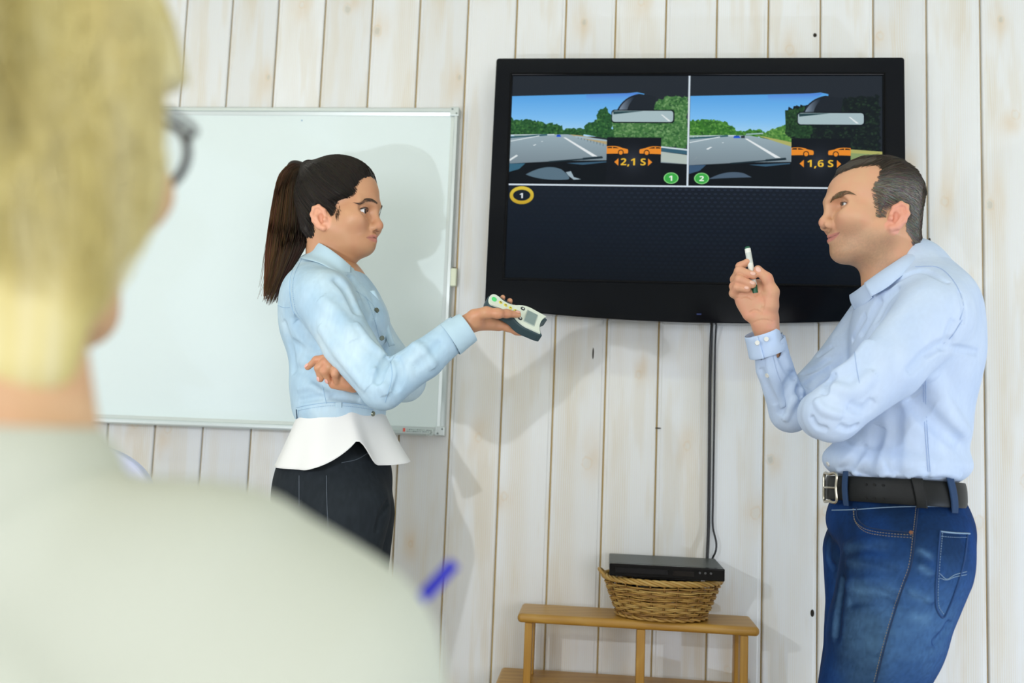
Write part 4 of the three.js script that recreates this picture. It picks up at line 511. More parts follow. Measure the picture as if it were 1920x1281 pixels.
  { const list = []; let tries = 0;
    while (list.length < 2400 && tries++ < 12000) { const y = -0.045 + R() * 0.20, sgn = R() < 0.82 ? 1 : -1, xh = hairline(y, 0.05); let st = V(xh - 0.003 - R() * R() * 0.10, y, sgn * 0.075 * Math.sqrt(R())); const p0 = stick(skull, H.w(st.x, st.y, st.z), 0.002); const l0 = H.l(p0); if (hairThick(l0) < -0.002) continue; const pp = [], n = 9, off = 0.0004 + R() * 0.0014; for (let i = 0; i <= n; i++) { const t = i / n, q = p0.clone().lerp(tie, t * 0.97); q.y += 0.012 * Math.sin(Math.PI * t) * (l0[1] < 0.06 ? -0.3 : 1); if (t < 0.72) stick(skull, q, Math.max(0, hairThick(H.l(q))) + off * (0.4 + 0.6 * Math.sin(Math.PI * clamp(t + 0.12)))); else stick(hair, q, off); pp.push(q); } const b = R(); list.push({ pts: pp, r0: 0.0004, r1: 0.0008, c: mix3(dk, dk2, b * 1.1).map((x) => x * (0.7 + 0.5 * R())) }); }
    for (let i = 0; i < 34; i++) { const y = 0.006 + R() * 0.03, st = H.w(hairline(y, 0.06) - 0.004 + R() * 0.006, y, 0.072), q = []; for (let j = 0; j < 5; j++) { const p = st.clone().add(V(0.006 * (j / 4) * (R() + 0.3), -0.014 * j / 4, 0)); q.push(stick(skull, p, 0.0006)); } list.push({ pts: q, r0: 0.00028, r1: 0.00012, c: dk2 }); }
    hairParts.push(strands(list)); }
  worldPart('hair', merged(hairParts), hairMat, who);
  {
    const core2 = new Field(), zt = tie.z, Z = (o) => zt + o; core2.chain([tie, P(553, 316, Z(0)), P(540, 345, Z(0)), P(538, 400, Z(0)), P(534, 460, Z(0)), P(522, 520, Z(-0.01))], [0.012, 0.012, 0.017, 0.021, 0.018, 0.006], 0.03);
    const tail = [core2.mesh(0.004, (p) => mix3(srgb(34, 27, 22), srgb(74, 50, 30), sstep(1.72, 1.55, p.y) * (0.3 + 0.7 * noise(p.x * 300, p.y * 8, p.z * 300))))], list = [];
    for (let i = 0; i < 2000; i++) { const s = R(), d = (R() - 0.5) * 2, w = Math.sqrt(Math.max(0, 1 - d * d)), side = R() < 0.65 ? 1 : -1, fl = (R() - 0.5), z = (k) => Z(side * w * k + fl * 0.01), len = 0.62 + 0.38 * Math.pow(R(), 0.6), stray = R() < 0.05 ? (R() - 0.6) * 26 : 0;
      const ctl = [[lerp(572, 578, s), lerp(313, 326, s), 0.012], [lerp(548, 570, s), lerp(306, 334, s), 0.020], [lerp(524, 574, s), lerp(326, 364, s), 0.030], [lerp(508, 580, s), lerp(392, 410, s), 0.036], [lerp(498, 578, s) + stray * 0.3, lerp(462, 452, s), 0.036], [lerp(495, 552, s) + stray * 0.7, lerp(520, 500, s), 0.030], [lerp(494, 524, s * s) + stray, lerp(552, 578, 1 - Math.abs(s - 0.6)) - 14 * R(), 0.020]];
      const cu = new THREE.CatmullRomCurve3(ctl.map(([x, y, k]) => P(x, y, z(k)))), pts = []; for (let j = 0; j <= 11; j++) pts.push(cu.getPoint(j / 11 * len));
      const warm = clamp((1 - s) * 0.9 + 0.25 * (R() - 0.5)); list.push({ pts, r0: 0.0009, r1: 0.00032, c: mix3(dk, dk2, 0.3 * R()), c1: mix3(srgb(40, 30, 23), srgb(116, 80, 42), warm).map((x) => x * (0.6 + 0.7 * R())) }); }
    tail.push(strands(list)); worldPart('ponytail', merged(tail), hairMat, who);
    const ring = new THREE.TorusGeometry(0.0165, 0.0058, 12, 28); ring.applyQuaternion(new THREE.Quaternion().setFromUnitVectors(V(0, 0, 1), V(-0.85, 0.5, 0).normalize())); ring.translate(tie.x - 0.004, tie.y + 0.001, tie.z); worldPart('hair_tie', ring, mat(srgb(20, 20, 24), 0.8), who);
  }
  // denim jacket
  const J = new Field();
  J.ell(P(626, 602, 0.42), 0.120, 0.125, 0.156, 0.05).ell(P(632, 718, 0.42), 0.103, 0.115, 0.142, 0.05).ell(P(610, 552, 0.42), 0.074, 0.062, 0.160, 0.06).ell(P(640, 772, 0.42), 0.098, 0.062, 0.148, 0.03).ell(P(676, 612, 0.47), 0.060, 0.062, 0.07, 0.05);
  J.cone(P(600, 506, 0.42), P(615, 545, 0.42), 0.046, 0.062, 0.05);
  J.cone(rS, P(655, 648, 0.615), 0.062, 0.054, 0.035).cone(P(655, 648, 0.615), rE, 0.054, 0.0455, 0.01).cone(rE, P(795, 674, 0.630), 0.0455, 0.0395, 0.012).cone(P(795, 674, 0.630), P(858, 622, 0.612), 0.0395, 0.0340, 0.01);
  const Jl = new Field(); J.cone(lS, lE, 0.060, 0.048, 0.035).cone(lE, P(706, 722, 0.53), 0.044, 0.034, 0.02);
  const cuffDir = rW.clone().sub(rE).normalize();
  // open ends: hem, right cuff, left cuff, neck
  const hemN = V(0.04, -1, 0).normalize(), hemP = P(640, 805, 0.42); J.fn((x, y, z) => -((x - hemP.x) * hemN.x + (y - hemP.y + 0.02 * Math.max(0, (x - hemP.x) / 0.1) * -0.5) * hemN.y), hemP.clone().add(V(0, -0.25, 0)), 0.26, 0.004, -1);
  { const c = P(862, 622, 0.612), d = cuffDir; J.fn((x, y, z) => -((x - c.x) * d.x + (y - c.y) * d.y + (z - c.z) * d.z), c.clone().addScaledVector(d, 0.06), 0.06, 0.003, -1); J.cone(c.clone().addScaledVector(d, -0.004), c.clone().addScaledVector(d, 0.03), 0.0235, 0.0235, 0.003, -1); }
  J.ell(neckTop.clone().lerp(neckBase, 0.62).add(V(0.012, 0.0, 0)), 0.060, 0.075, 0.060, 0.01, null, -1);
  const Jplain = J; // folds are pressed in along lines seen on the sleeve, back and waist
  for (const [pix, w, d] of [[[[735, 664], [716, 690], [708, 722]], 5.5, 0.022], [[[742, 668], [752, 700], [742, 735]], 5, 0.016], [[[700, 690], [712, 715], [726, 740]], 8, -0.006], [[[672, 560], [690, 600], [716, 640]], 9, 0.005], [[[664, 606], [690, 640], [722, 668]], 8, -0.004], [[[600, 610], [640, 668], [690, 730]], 10, -0.004], [[[552, 600], [580, 640], [622, 668]], 9, 0.013], [[[545, 640], [575, 660], [612, 680]], 8, 0.004], [[[548, 690], [580, 700], [610, 728]], 8, 0.004], [[[556, 730], [590, 725], [618, 748]], 7, -0.003], [[[560, 752], [620, 744], [700, 756]], 5, 0.004], [[[760, 640], [790, 655], [815, 690]], 9, -0.003], [[[776, 690], [800, 672], [826, 640]], 8, 0.003], [[[835, 606], [850, 625], [862, 660]], 3.2, 0.001], [[[560, 482], [546, 515], [543, 545], [548, 580], [562, 606]], 3, 0.0035], [[[628, 520], [650, 545], [672, 590]], 9, 0.004], [[[655, 515], [680, 552], [700, 600]], 6, 0.005], [[[530, 600], [545, 650], [552, 700]], 8, 0.003], [[[600, 560], [640, 600], [665, 640]], 14, -0.003]]) fold(J, pix, w, d);
  const jb = srgb(166, 194, 212), jl = srgb(194, 214, 222), jd = srgb(140, 172, 202);
  const jacketMat = mat([1, 1, 1], 0.82, { vertexColors: true, sheen: 0.3, sheenRoughness: 0.6 });
  worldPart('denim_jacket', J.mesh(0.0042, (p, n) => { const f = fbm(p.x * 14, p.y * 10, p.z * 14, 4), g = noise(p.x * 260, p.y * 90, p.z * 260); let c = mix3(jb, jl, sstep(0.25, 0.8, f)); c = mix3(c, jd, 0.14 * sstep(0.55, 0.8, fbm(p.x * 30 + 9, p.y * 24, p.z * 30, 3))); return c.map((x) => x * (0.95 + 0.1 * g)); }), jacketMat, who, 'pale washed denim jacket');
  const thread = mat(srgb(158, 188, 212), 0.8), jSheet = mat(srgb(178, 203, 215), 0.85);
  const jp = (name, g, m, l) => g && worldPart(name, g, m, who, l);
  for (const s of [[[560, 481], [546, 515], [543, 545], [548, 580], [560, 602]], [[521, 573], [532, 577], [543, 577]], [[556, 764], [590, 758], [622, 755], [660, 757], [700, 763], [718, 768]], [[556, 800], [590, 793], [628, 790], [670, 795], [716, 802]], [[836, 606], [848, 620], [856, 640], [861, 664]], [[598, 700], [606, 730], [612, 757]], [[560, 770], [557, 800]], [[720, 640], [735, 700], [722, 755]]]) jp('seam', seam(Jplain, s, 0.0008, 0.0001), thread);
  jp('cuff', cuff(P(877, 613, 0.610), 0.0300, P(843, 636, 0.618), 0.0345, 2.4), jSheet, 'denim cuff');
  { const bl = (y, l) => onSurface(J, [[628.5, y], [634, y - 0.5], [640, y]], 3, l); jp('belt_loop', sheet(bl(756, 0.003), bl(790, 0.004), 0.004, 0.001, 6, 10), jSheet); }
  for (const s of [[[558, 770], [590, 764], [624, 761], [662, 763], [702, 769]], [[560, 796], [592, 789], [628, 786], [668, 790], [712, 797]], [[668, 546], [684, 557], [700, 573], [704, 592]], [[686, 556], [700, 592], [710, 630], [714, 664]], [[566, 484], [552, 516], [549, 545], [554, 580], [566, 600]], [[611, 690], [611, 712], [625, 714]]]) jp('stitching', stitch(J, s, 0.0006, 0.003, 0.002, 0.0003), thread);
  jp('side_vent', seam(J, [[556, 768], [557, 784], [558, 800]], 0.0016, 0.0002), mat(srgb(70, 90, 108), 0.9));
  for (const [x, y] of [[706, 582], [716, 634], [699, 776]]) { const q = J.px(x, y); if (!q) continue; const n = J.normal(q); jp('button', cyl(q.clone().addScaledVector(n, -0.001), q.clone().addScaledVector(n, 0.003), 0.0062, 0.0052), mat(srgb(128, 132, 116), 0.35, { metalness: 0.8 })); }
  // fold-down collar
  const col = (a) => a.map(([x, y, z]) => P(x, y, z));
  jp('collar', sheet(col([[606, 449, 0.355], [592, 448, 0.40], [588, 450, 0.44], [597, 455, 0.480], [616, 466, 0.504], [640, 484, 0.506], [658, 500, 0.488]]), col([[600, 480, 0.33], [572, 482, 0.38], [562, 484, 0.44], [572, 486, 0.502], [604, 496, 0.540], [642, 520, 0.546], [668, 550, 0.530]]), 0.007, 0.010, 40, 10), jSheet, 'turned-down denim collar');
  jp('collar', sheet(col([[652, 497, 0.49], [660, 502, 0.475], [668, 508, 0.455], [672, 512, 0.42]]), col([[662, 540, 0.515], [684, 566, 0.512], [704, 560, 0.485], [704, 548, 0.44]]), 0.006, 0.004, 20, 8), jSheet, 'collar point over the chest');
  jp('top_collar', sheet(col([[664, 512, 0.46], [676, 522, 0.447], [690, 532, 0.43]]), col([[676, 540, 0.49], [684, 548, 0.482], [690, 552, 0.46]]), 0.004, 0.002, 10, 6), mat(srgb(238, 240, 238), 0.8), 'white edge of the top at the neck');
  jp('button_band', sheet(col([[688, 548, 0.485], [702, 580, 0.480], [716, 612, 0.475], [730, 650, 0.470]]), col([[704, 545, 0.470], [718, 578, 0.465], [728, 610, 0.460], [738, 648, 0.455]]), 0.006, 0.006, 24, 6), jSheet);
  // white top with curved hem and side slit
  {
    const pos = [], idx = [], N = 120, M = 26, c0 = P(638, 770, 0.42), TH = 0.004;
    const pt = (i, j, s) => { const th = i / N * Math.PI * 2, cx = Math.cos(th), sz = Math.sin(th); let a = Math.atan2(sz, cx) - 1.04; /* 0 at the slit on the near side */ while (a > Math.PI) a -= 2 * Math.PI; while (a < -Math.PI) a += 2 * Math.PI; const aa = Math.abs(a), front = a < 0; const drop = front ? lerp(0.056, 0.108, sstep(0.0, 0.36, aa)) - 0.010 * sstep(0.5, 1.2, aa) : lerp(0.056, 0.122, Math.pow(Math.sin(Math.min(aa / 0.72, 1) * Math.PI / 2), 0.8)); const f = j / M, y = c0.y - 0.0 - f * (drop + 0.028) + 0.02; const fl = Math.pow(clamp(f), 1.1), wob = 0.006 * Math.sin(th * 5 + 1) * fl * fl + 0.004 * Math.sin(th * 9) * fl; const rx = lerp(0.084, cx > 0 ? 0.164 : 0.130, fl) + wob - s * TH, rz = lerp(0.132, 0.176, fl) + wob - s * TH; return [c0.x + 0.004 + cx * rx - 0.004 * fl, y, 0.42 + sz * rz]; };
    for (const s of [0, 1]) for (let i = 0; i <= N; i++) for (let j = 0; j <= M; j++) pos.push(...pt(i, j, s));
    const id = (s, i, j) => (s * (N + 1) + i) * (M + 1) + j; for (let i = 0; i < N; i++) for (let j = 0; j < M; j++) { idx.push(id(0, i, j), id(0, i + 1, j), id(0, i, j + 1), id(0, i + 1, j), id(0, i + 1, j + 1), id(0, i, j + 1)); idx.push(id(1, i, j), id(1, i, j + 1), id(1, i + 1, j), id(1, i + 1, j), id(1, i, j + 1), id(1, i + 1, j + 1)); } for (let i = 0; i < N; i++) idx.push(id(0, i, M), id(0, i + 1, M), id(1, i, M), id(0, i + 1, M), id(1, i + 1, M), id(1, i, M));
    const g = new THREE.BufferGeometry(); g.setAttribute('position', new THREE.Float32BufferAttribute(pos, 3)); g.setIndex(idx); g.computeVertexNormals(); jp('white_top', g, mat(srgb(228, 227, 222), 0.8), 'loose white top with a curved slit hem');
  }
  // black trousers and shoes
  const T = new Field(); T.ell(P(634, 900, 0.42), 0.119, 0.13, 0.156, 0.04).ell(P(610, 930, 0.42), 0.100, 0.10, 0.15, 0.05).cone(V(-0.606, 0.97, 0.42), V(-0.612, 1.06, 0.42), 0.11, 0.095, 0.06).chain([P(650, 960, 0.505), V(-0.595, 0.52, 0.515), V(-0.615, 0.10, 0.52)], [0.095, 0.062, 0.044], 0.03).chain([P(668, 965, 0.345), V(-0.565, 0.52, 0.33), V(-0.555, 0.10, 0.32)], [0.090, 0.062, 0.044], 0.03);
  T.fn((x, y, z) => y - 1.10, V(-0.61, 1.3, 0.42), 0.3, 0.004, -1); T.p.pop();
  for (const [pix, w, d] of [[[[716, 960], [735, 930], [746, 900]], 5, 0.006], [[[706, 1000], [716, 960], [728, 940]], 5, 0.006]]) fold(T, pix, w, d);
  jp('trousers', T.mesh(0.0055, (p) => srgb(36, 41, 45).map((x) => x * (0.8 + 0.4 * noise(p.x * 200, p.y * 60, p.z * 200)))), mat([1, 1, 1], 0.9, { vertexColors: true, specularIntensity: 0.3 }), 'black jeans');
  for (const s of [[[561, 892], [561, 920], [561, 950]], [[612, 892], [613, 940], [616, 1000]], [[640, 868], [668, 862], [690, 850]]]) jp('seam', seam(T, s, 0.0009, 0.0004), mat(srgb(78, 86, 94), 0.8));
  for (const [x, z] of [[-0.64, 0.52], [-0.58, 0.32]]) { const s = new Field(); shoe(s, V(x, 0, z), V(x + 0.2, 0, z + 0.01)); jp('shoe', s.mesh(0.006, null), mat(srgb(50, 46, 44), 0.6)); }
}
// ---------- the handheld keypad ----------
{
  const { ku, kv, kn, kc } = HANDS, g = thing('handheld_keypad', 'white and dark teal handheld keypad with a small grey screen held by the woman', 'keypad', kc.clone().addScaledVector(kn, 0.0045).toArray());
  g.quaternion.setFromRotationMatrix(new THREE.Matrix4().makeBasis(ku, kv, kn));   // x along the keypad, y across it towards the far edge, z out of its face
  const L = 0.066, out = (o) => { const s = new THREE.Shape(); s.moveTo(-L + 0.016, 0.0235 - o); s.bezierCurveTo(-L - 0.006 + o, 0.022 - o, -L - 0.006 + o, -0.020 + o, -L + 0.016, -0.0225 + o); s.bezierCurveTo(-0.024, -0.0195 + o, -0.006, -0.0185 + o, 0.004, -0.026 + o); s.bezierCurveTo(0.014, -0.0325 + o, 0.020, -0.034 + o, 0.030, -0.034 + o); s.lineTo(L - 0.004 - o, -0.031 + o); s.lineTo(L + 0.002 - o, -0.029 + o); s.bezierCurveTo(L - 0.010 - o, -0.012, L - 0.010 - o, 0.012, L + 0.002 - o, 0.029 - o); s.lineTo(L - 0.004 - o, 0.031 - o); s.lineTo(0.030, 0.034 - o); s.bezierCurveTo(0.018, 0.034 - o, 0.010, 0.031 - o, 0.002, 0.025 - o); s.bezierCurveTo(-0.010, 0.0185 - o, -0.026, 0.0205 - o, -L + 0.016, 0.0235 - o); return s; };
  const teal = mat(srgb(44, 66, 72), 0.55), white = mat(srgb(214, 222, 206), 0.4), ex = (s, d, b, z) => { const e = new THREE.ExtrudeGeometry(s, { depth: d, bevelEnabled: true, bevelSize: b, bevelThickness: b, bevelSegments: 3, curveSegments: 16 }); e.translate(0, 0, z); return e; };
  part('base_shell', ex(out(0.003), 0.017, 0.003, -0.0235), teal, g, 'dark teal rubber shell');
  const f = new THREE.Shape(); f.moveTo(-L + 0.012, 0.017); f.bezierCurveTo(-L - 0.001, 0.016, -L - 0.001, -0.015, -L + 0.012, -0.0165); f.bezierCurveTo(-0.034, -0.013, -0.014, -0.0125, 0.000, -0.018); f.bezierCurveTo(0.012, -0.026, 0.018, -0.0295, 0.030, -0.0305); f.lineTo(L - 0.004, -0.0285); f.bezierCurveTo(L - 0.013, -0.012, L - 0.013, 0.012, L - 0.003, 0.0285); f.lineTo(0.030, 0.0305); f.bezierCurveTo(0.016, 0.031, 0.006, 0.026, -0.006, 0.016); f.bezierCurveTo(-0.020, 0.007, -0.036, 0.009, -L + 0.020, 0.016); f.lineTo(-L + 0.012, 0.017);
  part('face_plate', ex(f, 0.003, 0.0008, -0.003), white, g, 'white face plate');
  part('screen_frame', box(0.026, 0.040, 0.0016, 0.033, -0.0005, 0.0012, 0.0006), mat(srgb(170, 180, 172), 0.5), g); part('display', box(0.0225, 0.036, 0.0014, 0.033, -0.0005, 0.0018, 0.0004), mat(srgb(128, 146, 142), 0.3), g, 'grey display');
  const disc = (x, y, r, m, n, h = 0.0016, z0 = 0.0006) => { const c = new THREE.CylinderGeometry(r * 0.92, r, h, 24); c.rotateX(Math.PI / 2); c.translate(x, y, z0 + h / 2); return part(n, c, m, g); };
  { const s = new THREE.Shape(); s.absellipse(-0.0535, 0.001, 0.0052, 0.0062, 0, Math.PI * 2); part('green_pad', ex(s, 0.0006, 0.0005, 0.0006), mat(srgb(84, 214, 122), 0.4), g, 'green pad'); }
  const yel = mat(srgb(228, 214, 84), 0.4), blk = mat(srgb(38, 42, 42), 0.4);
  for (let i = 0; i < 4; i++) { const x = -0.0385 + i * 0.0118, y = 0.001 - i * 0.0008, b = disc(x, y, 0.0041, yel, 'yellow_button'); for (const [dx, dy, w, h] of i === 0 ? [[0, 0, 0.0036, 0.0024]] : i === 1 ? [[-0.0009, 0, 0.0009, 0.0026], [0.0009, 0.0002, 0.0012, 0.003]] : [[0, 0.0004, 0.0032, 0.0009], [0, -0.0009, 0.002, 0.0009]]) part('mark', box(w, h, 0.0004, x + dx, y + dy, 0.0024, 0), blk, b); }
  for (const [x, y, up] of [[0.0105, 0.0158, 1], [0.0120, -0.0170, -1]]) { const b = disc(x, y, 0.0050, blk, 'arrow_button'); const t = new THREE.Shape(); t.moveTo(0, up * 0.0026); t.lineTo(0.0023, -up * 0.0016); t.lineTo(-0.0023, -up * 0.0016); t.closePath(); const e = new THREE.ExtrudeGeometry(t, { depth: 0.0004, bevelEnabled: false }); e.translate(x, y, 0.0022); part('arrow', e, mat(srgb(230, 236, 230), 0.4), b); }
}
// ---------- the man with the marker ----------
{
  const who = thing('person', 'man with greying hair in a light blue shirt and jeans holding up a marker', 'person', [0.62, 0, 0.48]);
  const R = rng(702), H = frame([1679, 410], 0.56, 0.075, 4, -1); H.browW = 1.15;
  const K = { dx: 0.0130, cr: [0.000, 0.058, 0.0765, 0.0775, 0.074], foreR: 0.058, browY: 0.047, browR: 0.0145, eyeY: 0.0365, eye: [0.0845, 0.0335], tipY: 0.002, nas: [0.1175, 0.036], tip: [0.1335, 0.0045], mouth: [0.1150, -0.0285], corner: [0.0770, -0.0225, 0.0305], chin: [0.1050, -0.0590], under: [0.060, -0.058, 0.036, 0.018], jawY: -0.022, jawW: 0.054, jawR: 0.022, cheek: 1.0, earZ: 0.075, earS: 1.08, earTilt: 0.30, lip: 0.8, open: 0.58, ala: 1.25, smile: 1 };
  const head = headField(H, K), neckTop = H.w(-0.012, -0.010, 0), neckBase = P(1676, 560, 0.475);
  head.cone(neckTop, neckBase, 0.058, 0.064, 0.03);
  const SK = { base: srgb(210, 162, 126), red: srgb(220, 140, 118), ear: srgb(226, 156, 132), lip: srgb(184, 112, 104), lid: srgb(150, 104, 84), beard: srgb(142, 118, 92) };
  const bodyGeos = [head.mesh(0.0021, skinColor(H, K, SK), [H.w(0, 0, 0).sub(V(0.16, 0.16, 0.14)), H.w(0, 0, 0).add(V(0.16, 0.18, 0.14))])];
  const lS = P(1750, 594, 0.655), lE = P(1560, 776, 0.695), lW = P(1542, 768, 0.50), mL = P(1668, 688, 0.690), mR = P(1568, 690, 0.36), rS = P(1655, 585, 0.295), rE = P(1482, 772, 0.430), rW = P(1434, 606, 0.500);
  // right hand: fingers closed round the marker, palm towards the viewer, thumb against the fingers
  const h = new Field(), Z = 0.505;
  h.cone(P(1442, 640, 0.492), rW, 0.0255, 0.0245, 0.01).cone(rW, P(1424, 568, Z), 0.0235, 0.0225, 0.02).cone(P(1404, 590, Z), P(1388, 545, Z), 0.0130, 0.0130, 0.016).cone(P(1440, 590, Z + 0.004), P(1441, 548, Z + 0.012), 0.0185, 0.0145, 0.016).cone(P(1398, 562, Z - 0.006), P(1430, 540, Z - 0.008), 0.016, 0.017, 0.02);
  h.ell(P(1416, 560, Z - 0.004), 0.034, 0.040, 0.016, 0.015);
  h.chain([P(1406, 534, Z - 0.010), P(1390, 514, Z - 0.016), P(1388, 500, Z + 0.002), P(1402, 491, Z + 0.012)], [0.0125, 0.0105, 0.0095, 0.0075], 0.004);        // index
  h.chain([P(1396, 540, Z - 0.008), P(1379, 524, Z - 0.004), P(1386, 508, Z + 0.020), P(1413, 517, Z + 0.026)], [0.0120, 0.0108, 0.0098, 0.0080], 0.004);      // middle
  h.chain([P(1392, 550, Z - 0.004), P(1377, 537, Z + 0.004), P(1386, 524, Z + 0.026), P(1411, 534, Z + 0.028)], [0.0115, 0.0104, 0.0094, 0.0076], 0.004);      // ring
  h.chain([P(1392, 560, Z), P(1376, 550, Z + 0.006), P(1382, 539, Z + 0.024), P(1401, 543, Z + 0.027)], [0.0110, 0.0096, 0.0084, 0.0068], 0.004);              // little
  h.chain([P(1444, 572, Z + 0.014), P(1448, 548, Z + 0.022), P(1438, 522, Z + 0.026), P(1421, 505, Z + 0.022)], [0.0185, 0.0135, 0.0108, 0.0084], 0.008);      // thumb
  for (const [pix, w, d] of [[[[1380, 560], [1400, 556], [1412, 562]], 1.6, 0.0012], [[[1404, 588], [1416, 582], [1430, 588]], 2, 0.0010], [[[1424, 548], [1432, 566], [1428, 584]], 2.2, 0.0012], [[[1410, 606], [1430, 600], [1452, 604]], 1.6, 0.0010], [[[1414, 556], [1420, 550], [1428, 548]], 3, 0.0016]]) fold(h, pix, w, d);
  bodyGeos.push(h.mesh(0.0019, handColor(SK)));
  // left hand tucked under the other elbow
  const lh = new Field(), lt = P(1462, 790, 0.420); lh.cone(lE.clone().lerp(lW, 0.7), lW, 0.026, 0.022, 0.01).cone(lW, P(1532, 786, 0.455), 0.020, 0.016, 0.015); for (let i = 0; i < 4; i++) lh.chain([P(1532 + i * 4, 782, 0.452 - i * 0.014), P(1520 + i * 3, 788, 0.430 - i * 0.015), P(1512 + i * 3, 786, 0.405 - i * 0.014)], [0.0095, 0.0085, 0.007], 0.005); lh.chain([P(1534, 770, 0.46), P(1522, 764, 0.455), P(1515, 760, 0.445)], [0.011, 0.009, 0.007], 0.006);
  const hipN = V(0.630, 0.93, 0.555), hipF = V(0.615, 0.93, 0.40), core = new Field();
  core.cone(neckBase.clone().add(V(0, 0.06, 0)), neckBase, 0.05, 0.055).ell(P(1725, 640, 0.48), 0.11, 0.16, 0.16).ell(P(1690, 820, 0.48), 0.12, 0.15, 0.14).ell(P(1680, 980, 0.48), 0.11, 0.08, 0.12).chain([lS, mL, lE, lW], [0.045, 0.04, 0.03, 0.02]).chain([rS, mR, rE, P(1452, 690, 0.470), rW], [0.042, 0.034, 0.028, 0.024, 0.022]).chain([hipN, V(0.56, 0.5, 0.54), V(0.66, 0.09, 0.54)], [0.06, 0.045, 0.035]).chain([hipF, V(0.54, 0.5, 0.39), V(0.67, 0.09, 0.42)], [0.06, 0.045, 0.035]);
  bodyGeos.push(core.mesh(0.012, () => SK.base));
  worldPart('body', merged(bodyGeos), flesh({}, 0.5), who);
  const jp = (name, g, m, l) => g && worldPart(name, g, m, who, l);
  const nm = mat(srgb(230, 184, 166), 0.3); nail(h, P(1438, 522, Z + 0.026), P(1421, 505, Z + 0.022), V(-0.6, 0.5, 0.3), 0.0052, nm, who); nail(h, P(1386, 508, Z + 0.020), P(1413, 517, Z + 0.026), V(0.1, 0.3, 1), 0.0046, nm, who); nail(h, P(1386, 524, Z + 0.026), P(1411, 534, Z + 0.028), V(0.1, 0.3, 1), 0.0044, nm, who); nail(h, P(1382, 539, Z + 0.024), P(1401, 543, Z + 0.027), V(0.1, 0.3, 1), 0.0038, nm, who);
  for (const s of [-1, 1]) {
    jp('eye', eyeGeo(H, K, s, [1, 0.03, 0.12], srgb(84, 76, 66)), mat([1, 1, 1], 0.08, { vertexColors: true, clearcoat: 1 }));
    const lid = []; for (let i = 0; i <= 12; i++) { const u = -0.95 + 1.9 * i / 12, b = 1 - u * u; lid.push(H.w(K.eye[0] + 0.0136 * Math.sqrt(Math.max(0.12, 1 - u * u * 0.9)) + 0.0004, K.eyeY + 0.0062 * K.open * b + 0.0007, s * (K.eye[1] + 0.001 + 0.0150 * u))); }
    jp('eyelash', tube(lid, 0.0006, 40, 6), mat(srgb(60, 46, 36), 0.7));
    jp('eyebrow', brow(H, head, [[0.1065, 0.0470, s * 0.015], [0.0990, 0.0545, s * 0.028], [0.086, 0.0570, s * 0.042], [0.068, 0.0490, s * 0.056]], 170, srgb(112, 90, 64), R, 0.009, 0.00042), mat([1, 1, 1], 0.7, { vertexColors: true }));
  }
  // short hair combed back, grey at the sides
  const skull = new Field(); skull.p = head.p.slice(0, head.p.findIndex((q) => q.t === 3)); skull.cone(neckTop, neckBase, 0.058, 0.064, 0.03);
  const HL = [[-0.07, -0.052], [-0.035, -0.040], [-0.020, -0.026], [0.004, -0.018], [0.006, 0.0370], [0.020, 0.040], [0.048, 0.0457], [0.0606, 0.0505], [0.0745, 0.041], [0.0996, 0.028], [0.3, 0.030]];
  const hairline = (y) => { let i = 0; while (i < HL.length - 2 && y > HL[i + 1][0]) i++; return lerp(HL[i][1], HL[i + 1][1], clamp((y - HL[i][0]) / (HL[i + 1][0] - HL[i][0]))); };
  const thick = (l, smooth) => { const az = Math.abs(l[2]), front = 0.1025 + 0.016 * sstep(0.004, 0.050, az), d = Math.max(hairline(l[1]) - l[0], (l[1] - front) * 1.1) + (smooth ? 0 : (noise(l[0] * 260, l[1] * 260, l[2] * 260) - 0.5) * 0.006), low = sstep(-0.066, -0.045, l[1]), full = lerp(0.0065, 0.0125, sstep(0.04, 0.12, l[1])); let t = -0.003 + (full + 0.003) * sstep(-0.006, 0.030, d) * low; const ear = Math.hypot((l[0] + 0.002) / 0.027, (l[1] - 0.002) / 0.040); if (az > 0.05 && ear < 1.3) t = Math.min(t, -0.003 + (full + 0.003) * sstep(0.85, 1.3, ear)); return t; };
  const hair = new Field(); hair.fn((x, y, z) => skull.at(x, y, z) - thick(H.l(V(x, y, z)), true) + 0.0010, H.w(0, 0.05, 0), 0.17, 0.001);
  const topC = srgb(72, 58, 42), darkC = srgb(50, 44, 38), greyC = srgb(150, 146, 138), sandC = srgb(122, 104, 80);
  const hairCol = (l, r) => { const side = sstep(0.105, 0.06, l[1]) * sstep(-0.075, -0.03, l[0]), tmp = sstep(0.018, 0.05, l[0]) * sstep(0.085, 0.05, l[1]); let c = mix3(mix3(darkC, topC, r), greyC, clamp(side * (0.18 + r * 0.95))); c = mix3(c, sandC, tmp * 0.7); return c; };
  const hg = [hair.mesh(0.0026, (p) => hairCol(H.l(p), 0.75 * noise(p.x * 260, p.y * 260, p.z * 500)).map((x) => x * 0.8), [H.w(0, 0, 0).sub(V(0.16, 0.10, 0.14)), H.w(0, 0, 0).add(V(0.16, 0.20, 0.14))])];
